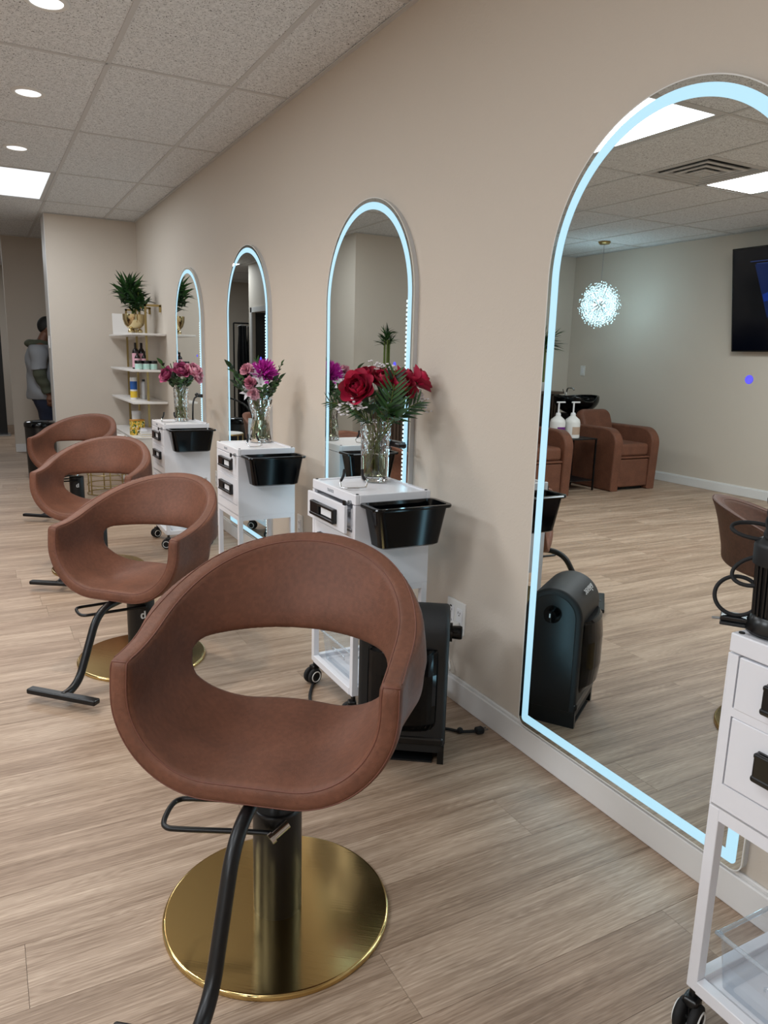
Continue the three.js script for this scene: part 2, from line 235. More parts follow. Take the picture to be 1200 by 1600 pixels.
{ // suspended ceiling
  const o = structure('ceiling'), top = CY + 0.03; part('slab', bx(WX - OX + 0.6, 0.1, FRONT - END_Z + 0.5, (WX + OX) / 2, CY + 0.14, (FRONT + END_Z) / 2), M.slab, o);
  const taken = (x, z) => panelTiles.some(([px, pz, l]) => x > px && x < px + GX && z > pz && z < pz + l);
  const tile = (x0, x1, z0, z1) => { if (x1 - x0 < 0.02 || z1 - z0 < 0.02) return; const g = uvBox(bx(x1 - x0 - 0.006, 0.016, z1 - z0 - 0.006, (x0 + x1) / 2, CY + 0.011, (z0 + z1) / 2)); part('ceiling_tile', g, M.tile, o); };
  const railX = (x0, x1, z) => part('ceiling_rail', bx(x1 - x0, 0.03, 0.022, (x0 + x1) / 2, CY + 0.0145, z), M.rail, o), railZ = (x, z0, z1) => part('ceiling_rail', bx(0.022, 0.03, z1 - z0, x, CY + 0.0145, (z0 + z1) / 2), M.rail, o);
  const xsA = [XA, XA + GX, XA + 2 * GX, WX], xsB = []; for (let k = 0; k < 7; k++) xsB.push(XA - k * GX); xsB.push(OX); xsB.reverse();
  for (const [xs, z0, dz] of [[xsA, ZA0, ZA], [xsB, ZB0, ZB]]) for (let i = 0; i + 1 < xs.length; i++) {
    for (let n = -12; n < 12; n++) {
      const a = Math.max(z0 + n * dz, END_Z), b = Math.min(z0 + (n + 1) * dz, FRONT); if (b - a < 0.05) continue;
      if (xs[i + 1] < COR_X - 0.2 && b < BACK && b > -11.3 && xs === xsB) continue;
      if (!taken((xs[i] + xs[i + 1]) / 2, (a + b) / 2)) {
        if (xs === xsB && Math.abs(xs[i] - VX) < 0.01 && n === -1) tile(xs[i], xs[i + 1], a + 0.57, b); else tile(xs[i], xs[i + 1], a, b);
      }
      railX(xs[i], xs[i + 1], b); if (xs === xsB && Math.abs(xs[i] - VX) < 0.01 && n === -1) railX(xs[i], xs[i + 1], a + 0.57);
    }
  }
  for (const x of [...xsA.slice(0, 3), ...xsB.slice(1, -1)]) railZ(x, x < COR_X - 0.15 ? BACK : END_Z, FRONT);
  part('wall_angle', bx(0.02, 0.004, FRONT - END_Z, WX - 0.01, CY - 0.002, (FRONT + END_Z) / 2), M.rail, o); part('wall_angle', bx(0.02, 0.004, FRONT - BACK, OX + 0.01, CY - 0.002, (FRONT + BACK) / 2), M.rail, o);
  part('wall_angle', bx(COR_X - OX, 0.004, 0.02, (COR_X + OX) / 2, CY - 0.002, BACK + 0.01), M.rail, o); part('wall_angle', bx(WX - 0.64, 0.004, 0.02, (WX + 0.64) / 2, CY - 0.002, PART_Z + 0.01), M.rail, o);
}
const panelLabels = ['bright ceiling panel cut by the top of the largest mirror', 'bright ceiling panel at the right edge of the largest mirror', 'bright rectangular ceiling panel in the row of round downlights', 'ceiling light panel over the front of the salon', 'second ceiling light panel over the front of the salon', 'bright ceiling panel seen in the top of the third mirror', 'ceiling light panel behind the photographer'];
panelTiles.forEach(([x0, z0, l], i) => {
  const o = thing('ceiling_light', panelLabels[i], 'light panel', [x0 + GX / 2, CY, z0 + l / 2]), w = GX - 0.026, d = l - 0.026;
  part('frame', merge([bx(0.03, 0.02, d, -w / 2 + 0.015, 0.012, 0), bx(0.03, 0.02, d, w / 2 - 0.015, 0.012, 0), bx(w - 0.06, 0.02, 0.03, 0, 0.012, d / 2 - 0.015), bx(w - 0.06, 0.02, 0.03, 0, 0.012, -d / 2 + 0.015)]), M.rail, o);
  part('diffuser', rb(w - 0.06, 0.012, d - 0.06, 0.003, 0, 0.012, 0, 2), M.panel, o);
  const a = new THREE.RectAreaLight(PANEL_COLOR, PANEL_LIGHT[i], w - 0.07, d - 0.07); a.position.set(0, 0.002, 0); a.rotation.x = -Math.PI / 2; o.add(a);
});
const spotLabels = ['round recessed downlight at the top edge of the photo', 'round recessed downlight second in the row of three', 'round recessed downlight next to the bright rectangular panel'];
spots.forEach(([x, z], i) => {
  const o = thing('downlight', spotLabels[i], 'downlight', [x, CY, z]);
  part('trim_ring', lathe([[0.058, 0], [0.062, -0.006], [0.074, -0.006], [0.08, -0.001], [0.08, 0.004]], 40), M.whitePlastic, o); part('lens', new THREE.CylinderGeometry(0.058, 0.058, 0.004, 40).translate(0, -0.001, 0), M.spot, o);
  const s = new THREE.SpotLight(SPOT_COLOR, SPOT_LIGHT, 0, 1.2, 0.9, 2); s.position.set(0, -0.02, 0); s.target.position.set(0, -1, 0); s.shadow.radius = 2.5; o.add(s, s.target);
});
{ // square air diffuser seen in the largest mirror
  const x0 = VX, s = GX, o = thing('ceiling_vent', 'square ceiling air vent with stepped louvres, seen in the largest mirror', 'vent', [x0 + s / 2, CY, ZB0 - ZB + 0.285]);
  part('backing', bx(0.5, 0.004, 0.5, 0, 0.026, 0), M.dark, o);
  for (const [h, y] of [[0.27, 0.004], [0.2, 0.001], [0.14, -0.004], [0.08, -0.008]]) { const q = (r, yy) => roundRect(2 * r, 2 * r, 0.004, yy, 2); part('louvre', loft([q(h, y), q(h - 0.026, y - 0.003), q(h - 0.036, y + 0.018), q(h - 0.033, y + 0.019), q(h - 0.022, y + 0.001), q(h, y + 0.004)], false), M.rail, o); }
  part('core', bx(0.09, 0.006, 0.09, 0, -0.008, 0), M.rail, o);
}

// ---------------------------------------------------------------- arched mirrors with a lit band
function archShape(w, h, r, inset = 0) {                 // upright arch, foot at y = 0
  const a = w / 2 - inset, c = Math.max(r - inset, 0.001), y0 = inset, R = a, yc = h - w / 2, s = new THREE.Shape();
  s.moveTo(-a + c, y0); s.lineTo(a - c, y0); s.absarc(a - c, y0 + c, c, -Math.PI / 2, 0, false); s.lineTo(a, yc); s.absarc(0, yc, R, 0, Math.PI, false); s.lineTo(-a, y0 + c); s.absarc(-a + c, y0 + c, c, Math.PI, Math.PI * 1.5, false); return s;
}
const MW = 0.815, MH = 1.777, MY = 0.097;
const mirrorParts = (() => {
  const back = new THREE.ExtrudeGeometry(archShape(MW, MH, 0.03, 0.002), { depth: 0.0185, bevelEnabled: false, curveSegments: 48 });
  const pane = new THREE.ExtrudeGeometry(archShape(MW, MH, 0.03), { depth: 0.0035, bevelEnabled: false, curveSegments: 48 }).translate(0, 0, 0.0187);
  const s = archShape(MW, MH, 0.03, 0.017); s.holes.push(archShape(MW, MH, 0.03, 0.045)); const band = new THREE.ExtrudeGeometry(s, { depth: 0.0008, bevelEnabled: false, curveSegments: 48 }).translate(0, 0, 0.0222);
  const beads = []; for (let y = 0.1; y < MH - MW / 2; y += 0.0165) beads.push(new THREE.BoxGeometry(0.008, 0.009, 0.003).translate(MW / 2 - 0.048, y, 0.0232));
  const e = archShape(MW, MH, 0.03); e.holes.push(archShape(MW, MH, 0.03, 0.0028)); const edge = new THREE.ExtrudeGeometry(e, { depth: 0.0006, bevelEnabled: false, curveSegments: 48 }).translate(0, 0, 0.0222);
  return { back, pane, band, edge, beads: merge(beads) };
})();
const mirrorZ = [-1.333, -2.907, -4.525, -5.985];
const mirrorTurn = [0, 0, 0, 0], mirrorOff = [0, 0, 0, 0];
const mirrorLabels = ['tallest arched mirror in view with glowing blue-white band, foot on the baseboard', 'arched mirror with glowing band behind the red roses', 'arched mirror with glowing band behind the magenta and white bouquet', 'smallest-looking arched mirror with glowing band, next to the gold shelves'];
mirrorZ.forEach((z, i) => {
  const o = thing('arched_mirror', mirrorLabels[i], 'mirror', [WX - mirrorOff[i], MY, z], -Math.PI / 2 + mirrorTurn[i]);
  part('backing_frame', mirrorParts.back, M.alu, o); part('pane', mirrorParts.pane, M.mirror, o); part('polished_edge', mirrorParts.edge, M.whitePlastic, o); part('light_band', mirrorParts.band, M.led, o); if (i) part('light_strip', mirrorParts.beads, M.ledBead, o).userData.kind = 'stuff';
  const b = part('touch_button', merge([new THREE.TorusGeometry(0.0075, 0.0022, 6, 24), new THREE.CircleGeometry(0.0065, 20)]), M.touch ??= std({ color: 0x3030a0, emissive: new THREE.Color().setRGB(0.12, 0.1, 0.8), emissiveIntensity: 1 }), o, [0.272, 1.117, 0.0226]); b.userData.label = 'glowing blue touch button';
  const light = (x, y, w, h) => { const a = new THREE.RectAreaLight(LED_COLOR, LED_LIGHT, w, h); a.position.set(x, y, 0.0245); a.rotation.y = Math.PI; o.add(a); };
  light(-MW / 2 + 0.031, 0.7, 0.026, 1.25); light(MW / 2 - 0.031, 0.7, 0.026, 1.25); light(0, 0.031, 0.7, 0.026); light(0, MH - 0.031, 0.3, 0.024);
});

// ---------------------------------------------------------------- styling chairs
const CH = { w: 0.2943, ha: 0.6475, hb: 0.8091, zf: 0.169, sl: 0.0289, zc: 0.0254, D: 0.286, y0: 0.381, t: 0.0453, r: 0.2153, p: 1.9353, p2: 0.9587, lean: 0.4888, hh: 0.591, zs: -0.154 };
const chairPad = (z, y) => 0.031 * sstep(0.07, 0.25, CH.zf - z) * sstep(0.40, 0.58, y) * (1 - sstep(0.60, 0.80, y));   // the shell is padded outwards round the back
const chairTop = (z) => { const s = clamp((CH.zf - z) / (CH.zf - CH.zc + CH.D), 0, 1), a = s ** CH.p; return CH.ha + (CH.hb - CH.ha) * a / (a + (1 - s) ** CH.p2 + 1e-9); };
function chairSDF(x, y, z) {
  const q = y - 0.63, up = 0.5 * (q + Math.sqrt(q * q + 0.0012)), zz = z + CH.lean * Math.max(0, up - 0.001);
  const ez = Math.min(zz - CH.zc, 0), k = Math.hypot(x / CH.w, ez / CH.D), k2 = Math.hypot(x / CH.w ** 2, ez / CH.D ** 2) || 1e-6, dp = ez < 0 ? k * (k - 1) / k2 : Math.abs(x) - CH.w;
  const y0 = CH.y0 + 0.026 * sstep(0.06, -0.17, zz), q1 = Math.abs(x) - CH.w + CH.r, q2 = y0 + CH.r - y, dU = Math.hypot(Math.max(q1, 0), Math.max(q2, 0)) + Math.min(Math.max(q1, q2), 0) - CH.r, dO = smax(dU, dp, 0.01);
  const thin = CH.t - 0.011 * sstep(0.62, 0.76, y);
  let d = smax(dO - chairPad(zz, y), -(dO + thin), 0.012);
  d = smax(d, (y - chairTop(zz)) * 0.9, 0.014); d = smax(d, z - CH.zf - CH.sl * (CH.ha - y) / (CH.ha - CH.y0), 0.02);
  const hole = smax(zz - CH.zs - 0.085 * (x / 0.26) ** 2, y - CH.hh, 0.035); return smax(d, -hole, 0.02);
}
const chairShell = uvBox(surfaceNets(chairSDF, [-0.36, 0.35, -0.46], [0.36, 0.84, 0.24], 0.0075));
const chairSeams = (() => {
  const pull = (p, n = 5) => { for (let i = 0; i < n; i++) { const e = 0.001, g = V(chairSDF(p.x + e, p.y, p.z) - chairSDF(p.x - e, p.y, p.z), chairSDF(p.x, p.y + e, p.z) - chairSDF(p.x, p.y - e, p.z), chairSDF(p.x, p.y, p.z + e) - chairSDF(p.x, p.y, p.z - e)).divideScalar(2 * e); p.addScaledVector(g, -chairSDF(p.x, p.y, p.z) / (g.lengthSq() || 1)); } return p; };
  const U = (off) => { const w = CH.w - off, r = CH.r - off, y0 = CH.y0 + off, l = []; for (let i = 0; i < 14; i++) l.push([-w, CH.ha + (y0 + r - CH.ha) * i / 14]); for (let i = 0; i <= 18; i++) { const a = i / 18 * Math.PI / 2; l.push([-w + r - r * Math.cos(a), y0 + r - r * Math.sin(a)]); } for (let i = 1; i < 8; i++) l.push([-w + r + (w - r) * i / 8, y0]); const m = l.map(([x, y]) => [-x, y]).reverse(); return [...l, [0, y0], ...m].map(([x, y]) => V(x, y, CH.zf + CH.sl * (CH.ha - y) / (CH.ha - CH.y0))); };
  const T = (off) => { const w = CH.w - off, D = CH.D - off, l = []; for (let i = 0; i < 10; i++) l.push([w, CH.zf + (CH.zc - CH.zf) * i / 10]); for (let i = 0; i <= 60; i++) { const a = i / 60 * Math.PI; l.push([w * Math.cos(a), CH.zc - D * Math.sin(a)]); } for (let i = 1; i <= 10; i++) l.push([-w, CH.zc + (CH.zf - CH.zc) * i / 10]); return l.map(([x, z]) => { const y = chairTop(z); return V(x, y, z - CH.lean * Math.max(0, y - 0.63)); }); };
  const line = (pts, closed) => tube(pts.map((p) => pull(p)), 0.0016, pts.length * 3, 6, closed), out = [line([...U(CH.t - 0.001).slice(1, -1), ...T(0).map((p, i, l) => T(CH.t - 0.011 * sstep(0.62, 0.76, p.y))[i]).slice(1, -1)], true), line([...U(0.004).slice(1, -1)], false), line(T(0.003).slice(1, -1), false)];
  for (const s of [-1, 1]) out.push(line([0.003, 0.012, 0.022, 0.032, 0.041].map((o) => V(s * (CH.w - o), CH.ha + 0.004, CH.zf + 0.001)), false));
  return merge(out);
})();
const discGeo = lathe([[0, 0], [0.253, 0], [0.2535, 0.002], [0.2535, 0.008], [0.251, 0.0115], [0.247, 0.0125], [0, 0.0125]], 96);
{ const p = discGeo.attributes.position, uv = discGeo.attributes.uv; for (let i = 0; i < p.count; i++) uv.setXY(i, p.getX(i) / 0.5, p.getZ(i) / 0.5); }
const font = await new FontLoader().loadAsync('fonts/droid/droid_sans_bold.typeface.json');
const text = (s, size, depth = 0.0006) => { const g = new TextGeometry(s, { font, size, depth, curveSegments: 4 }); g.computeBoundingBox(); const b = g.boundingBox; return g.translate(-(b.min.x + b.max.x) / 2, -(b.min.y + b.max.y) / 2, 0); };
const footTube = (() => {                                 // bent tube: out from under the seat, straight down and forward, level again at the bar
  const c = new THREE.CurvePath(), P = [V(0, 0, -0.05), V(0, 0, 0.19), V(0, -0.004, 0.262), V(0, -0.07, 0.296), V(0, -0.192, 0.362), V(0, -0.25, 0.392), V(0, -0.25, 0.46)];
  c.add(new THREE.LineCurve3(P[0], P[1])); c.add(new THREE.QuadraticBezierCurve3(P[1], P[2], P[3])); c.add(new THREE.LineCurve3(P[3], P[4])); c.add(new THREE.QuadraticBezierCurve3(P[4], P[5], P[6]));
  return merge([new THREE.TubeGeometry(c, 90, 0.0145, 14), new THREE.SphereGeometry(0.0145, 14, 8).translate(...P[0].toArray()), new THREE.SphereGeometry(0.0145, 14, 8).translate(...P[6].toArray())]);
})();
function makeChair(pos, yaw, lift, label, lever = 0, logo = true) {               // lift: change of seat height
  const o = thing('salon_chair', label, 'chair', pos, yaw * Math.PI / 180);
  part('base_plate', discGeo, M.brass, o);
  const c = part('column', lathe([[0.054, 0.012], [0.054, 0.258], [0.051, 0.264], [0.046, 0.266], [0, 0.266]], 40), M.blackMetal, o);
  if (logo) part('logo', text('d', 0.03).translate(0, 0.2, 0.0538), M.printWhite, c, [0, 0, 0], [0, -0.02 - yaw * Math.PI / 180, 0]);
  part('piston', cyl(0.014, 0.014, 0.14 + lift, 0, 0.262 + (0.14 + lift) / 2, 0, 24), M.chrome, o);
  part('seat_mount', rb(0.18, 0.012, 0.2, 0.004, 0, CH.y0 + lift + 0.0, 0.01), M.blackMetal, o);
  const s = part('seat_shell', chairShell, M.leather, o, [0, lift, 0]); part('seam', chairSeams, M.seam, s);
  const y = CH.y0 + lift - 0.012, f = part('footrest', footTube, M.blackMetal, o, [0, y, 0]);
  part('foot_bar', rb(0.29, 0.02, 0.034, 0.006, 0, -0.25, 0.468), M.blackMetal, f);
  const l = part('lever', capped([[0.03, 0, -0.045], [-0.06, 0, -0.05], [-0.2, 0, -0.052], [-0.232, 0, -0.046], [-0.243, 0, -0.02], [-0.243, 0, 0.03], [-0.232, 0, 0.054], [-0.2, 0, 0.06], [-0.06, 0, 0.062], [0.0, 0, 0.066]], 0.006, 90, 10), M.blackMetal, o, [0, 0.238, 0], [0, lever - yaw * Math.PI / 180, 0]);
  if (!logo) part('lever_end', merge([rod([0.0, -0.004, 0.074], [0.03, 0.014, 0.05], 0.0095, 16), rod([-0.004, -0.006, 0.078], [0.003, -0.002, 0.073], 0.013, 16)]), M.chrome, l);
  return o;
}
makeChair([0.512, 0, -1.408], -37.5, 0, 'largest brown leather salon chair in front, on a round brass base', -0.5, false);
makeChair([0.51, 0, -3.01], -45.5, -0.083, 'brown leather salon chair second from the front, footrest bar toward the left', 0.1);
makeChair([0.531, 0, -4.455], -33, -0.0744, 'brown leather salon chair third from the front');
makeChair([0.609, 0, -6.213], -37.5, -0.0757, 'brown leather salon chair farthest back, by the black trash can');

// ---------------------------------------------------------------- white trolleys
function binShell() {                                     // open tapered bin, rim at the top, hung on its back side (z = 0)
  const R = (w, d, y, r) => roundRect(w, d, r, y, 6, 0, 0.062), w1 = 0.262, d1 = 0.112, w0 = 0.225, d0 = 0.09, h = 0.128;
  return merge([loft([R(w0 - 0.02, d0 - 0.02, 0, 0.02), R(w0, d0, 0.006, 0.026), R(w1, d1, h, 0.02), R(w1 + 0.026, d1 + 0.022, h + 0.001, 0.026), R(w1 + 0.03, d1 + 0.026, h + 0.006, 0.028), R(w1 + 0.026, d1 + 0.022, h + 0.011, 0.026), R(w1 - 0.002, d1 - 0.002, h + 0.011, 0.02), R(w1 - 0.006, d1 - 0.006, h, 0.018), R(w0 - 0.006, d0 - 0.006, 0.01, 0.022), R(w0 - 0.03, d0 - 0.03, 0.006, 0.016)])]);
}
const BIN = binShell();
const CW = 0.36, CD = 0.287, CT = 0.797, CB = 0.472;        // width along the wall, depth, top, foot of the body
const cartGeo = (() => {
  const t = 0.022, hw = CW / 2, hd = CD / 2, legs = [];
  // front looks along +z here; the trolley is turned to face the room
  const top = merge([rb(CW, 0.034, 0.016, 0.003, 0, CT - 0.017, hd - 0.008), rb(CW, 0.034, 0.016, 0.003, 0, CT - 0.017, -hd + 0.008), rb(0.016, 0.034, CD - 0.032, 0.003, hw - 0.008, CT - 0.017, 0), rb(0.016, 0.034, CD - 0.032, 0.003, -hw + 0.008, CT - 0.017, 0), bx(CW - 0.03, 0.006, CD - 0.03, 0, CT - 0.008, 0)]);
  const body = merge([rb(0.004, CT - CB - 0.036, CD, 0.001, hw - 0.002, (CT - 0.036 + CB) / 2, 0), rb(0.004, CT - CB - 0.036, CD, 0.001, -hw + 0.002, (CT - 0.036 + CB) / 2, 0), bx(CW - 0.008, CT - CB - 0.036, 0.004, 0, (CT - 0.036 + CB) / 2, -hd + 0.002), bx(CW - 0.008, 0.004, CD, 0, CB + 0.004, 0),
    bx(0.016, CT - CB - 0.036, 0.012, hw - 0.012, (CT - 0.036 + CB) / 2, hd - 0.006), bx(0.016, CT - CB - 0.036, 0.012, -hw + 0.012, (CT - 0.036 + CB) / 2, hd - 0.006), bx(CW - 0.04, 0.05, 0.012, 0, CB + 0.025, hd - 0.006), bx(CW - 0.04, 0.016, 0.012, 0, 0.659, hd - 0.006)]);
  const frame = merge([bx(CW - 2 * t, t, t, 0, CB - 0.011, hd - t / 2), bx(CW - 2 * t, t, t, 0, CB - 0.011, -hd + t / 2), bx(t, t, CD - 2 * t, hw - t / 2, CB - 0.011, 0), bx(t, t, CD - 2 * t, -hw + t / 2, CB - 0.011, 0), rb(CW - 2 * t, 0.026, t, 0.002, 0, 0.102, hd - t / 2 + 0.002), rb(CW - 2 * t, 0.026, t, 0.002, 0, 0.102, -hd + t / 2), rb(t, 0.026, CD - 2 * t, 0.002, hw - t / 2, 0.102, 0), rb(t, 0.026, CD - 2 * t, 0.002, -hw + t / 2, 0.102, 0)]);
  const leg = rb(t, CB - 0.09, t, 0.002, 0, (CB + 0.09) / 2, 0);
  const tray = bx(CW - 2 * t, 0.004, CD - 2 * t, 0, 0.1, 0);
  const drawer = (y0, y1) => merge([rb(CW - 0.046, y1 - y0 - 0.004, 0.012, 0.002, 0, (y0 + y1) / 2, hd - 0.005), bx(0.003, y1 - y0 - 0.03, CD - 0.04, hw - 0.03, (y0 + y1) / 2, -0.008), bx(0.003, y1 - y0 - 0.03, CD - 0.04, -hw + 0.03, (y0 + y1) / 2, -0.008), bx(CW - 0.06, 0.003, CD - 0.04, 0, y0 + 0.012, -0.008)]);
  const handle = merge([rb(0.2, 0.05, 0.005, 0.002, 0, 0, 0.003), rb(0.2, 0.01, 0.016, 0.004, 0, 0.02, 0.009), rb(0.2, 0.012, 0.018, 0.005, 0, -0.02, 0.01), rb(0.014, 0.05, 0.016, 0.005, 0.093, 0, 0.009), rb(0.075, 0.05, 0.016, 0.006, -0.062, 0, 0.009)]);
  const paper = rb(0.09, 0.025, 0.003, 0.001, 0.03, 0.001, 0.0075);
  // clear bin on the tray: floor, four walls, thick rim
  const bw = CW - 2 * t - 0.02, bd = CD - 2 * t - 0.012, R = (w, d, y, r) => roundRect(w, d, r, y, 5);
  const acr = loft([R(bw - 0.05, bd - 0.05, 0.1045, 0.008), R(bw - 0.03, bd - 0.03, 0.1045, 0.01), R(bw - 0.02, bd - 0.02, 0.108, 0.012), R(bw, bd, 0.214, 0.014)], false);
  const rim = tube(R(bw, bd, 0.216, 0.014).map((p) => V(...p)), 0.0042, 160, 10, true), grip = tube([[0.05, 0.17, bd / 2 - 0.004], [0.045, 0.185, bd / 2], [0, 0.188, bd / 2 + 0.001], [-0.045, 0.185, bd / 2], [-0.05, 0.17, bd / 2 - 0.004]], 0.002, 30, 8);
  const fork = merge([cyl(0.008, 0.008, 0.03, 0, 0.078, 0, 12), rb(0.03, 0.02, 0.03, 0.006, 0, 0.062, 0.004), rb(0.008, 0.045, 0.022, 0.004, 0, 0.045, 0.006)]);
  const wheelPart = (x) => lathe([[0.006, -0.009], [0.022, -0.009], [0.029, -0.006], [0.031, 0], [0.029, 0.006], [0.022, 0.009], [0.006, 0.009]], 32).rotateZ(Math.PI / 2).translate(x, 0.031, 0.012);
  const wheel = merge([wheelPart(-0.0135), wheelPart(0.0135), rod([-0.02, 0.031, 0.012], [0.02, 0.031, 0.012], 0.006)]), ring = merge([new THREE.TorusGeometry(0.0195, 0.0022, 8, 32).rotateY(Math.PI / 2).translate(0.0228, 0.031, 0.012), new THREE.TorusGeometry(0.0195, 0.0022, 8, 32).rotateY(Math.PI / 2).translate(-0.0228, 0.031, 0.012)]);
  return { top, body, frame, leg, tray, d1: drawer(0.664, 0.762), d2: drawer(0.522, 0.652), handle, paper, acr, rim, grip, fork, wheel, ring };
})();
function makeCart(pos, turn, label, open = 0, clear = true) {
  const o = thing('trolley', label, 'trolley', pos, -Math.PI / 2 + turn), g = cartGeo, hw = CW / 2 - 0.011, hd = CD / 2 - 0.011;
  part('top_tray', g.top, M.whiteMetal, o); part('body', g.body, M.whiteMetal, o); part('frame', g.frame, M.whiteMetal, o); part('shelf', g.tray, M.whiteMetal, o);
  for (const [x, z] of [[-hw, hd], [hw, hd], [-hw, -hd], [hw, -hd]]) part('leg', g.leg, M.whiteMetal, o, [x, 0, z]);
  for (const [geo, y, op] of [[g.d1, 0.712, open], [g.d2, 0.592, 0]]) { const d = part('drawer', geo, M.whiteMetal, o, [0, 0, op]), h = part('handle', merge([g.handle]), M.blackPlastic, d, [0, y, CD / 2 + 0.001]); h.userData.label = 'black handle with a paper label'; part('label_card', g.paper, M.paper, d, [0, y, CD / 2 + 0.001]); }
  part('lock', merge([cyl(0.008, 0.008, 0.01, 0, 0, 0, 20).rotateX(Math.PI / 2), rod([0, 0, 0.004], [0, 0, 0.018], 0.003)]), M.steel, o, [CW / 2 - 0.035, CT - 0.03, CD / 2 + 0.004]);
  part('key', merge([rb(0.018, 0.02, 0.006, 0.003, 0, 0, 0.02), rb(0.016, 0.018, 0.005, 0.003, 0.004, -0.024, 0.016), rb(0.005, 0.024, 0.002, 0.001, 0.006, -0.044, 0.016)]), M.blackPlastic, o, [CW / 2 - 0.035, CT - 0.03, CD / 2 + 0.004]);
  part('brand_print', text('TRAVER', 0.011, 0.0004), M.print, o, [-0.02, CT - 0.017, CD / 2]);
  for (const [x, z] of [[CW / 2 - 0.012, CD / 2 - 0.012], [CW / 2 - 0.012, -CD / 2 + 0.012], [-CW / 2 + 0.012, CD / 2 - 0.012], [-CW / 2 + 0.012, -CD / 2 + 0.012]]) part('corner_plug', cyl(0.005, 0.005, 0.002, x, CT + 0.001, z, 12), M.rubber, o);
  if (clear) { const c = part('clear_bin', g.acr, M.acrylic, o); part('rim', g.rim, M.acrylicEdge, c); part('grip', g.grip, M.acrylicEdge, c); }
  for (const [x, z, a] of [[-hw, hd, 0.3], [hw, hd, -0.4], [-hw, -hd, 0.8], [hw, -hd, 0.2]]) { const c = part('caster', g.fork, M.blackPlastic, o, [x, 0, z], [0, a, 0]); part('wheel', g.wheel, M.rubber, c); part('hub_ring', g.ring, M.whitePlastic, c); }
  return o;
}
const hangBin = (cx, cz, label) => single('hanging_bin', label, 'bin', BIN, M.blackGloss, [cx, 0.632, cz]);
makeCart([1.0985 + CD / 2, 0, -0.777 + CW / 2], 0, 'nearest white metal trolley, with hair tools, partly cut off by the right edge');
makeCart([1.05 + CD / 2, 0, -2.142 - CW / 2], 0, 'white metal trolley with red roses on top and its upper drawer ajar', 0.028);
makeCart([1.045 + CD / 2, 0, -3.40 - CW / 2], 0, 'white metal trolley with the magenta and white bouquet on top');
makeCart([0.98 + CD / 2, 0, -4.72 - CW / 2], 0, 'white metal trolley with pink roses on top, farthest from the camera');
hangBin(1.205, -2.141, 'glossy black plastic bin hung on the trolley with red roses');
hangBin(1.20, -3.399, 'glossy black plastic bin hung on the trolley with the magenta bouquet');
hangBin(1.135, -4.719, 'glossy black plastic bin hung on the farthest trolley');
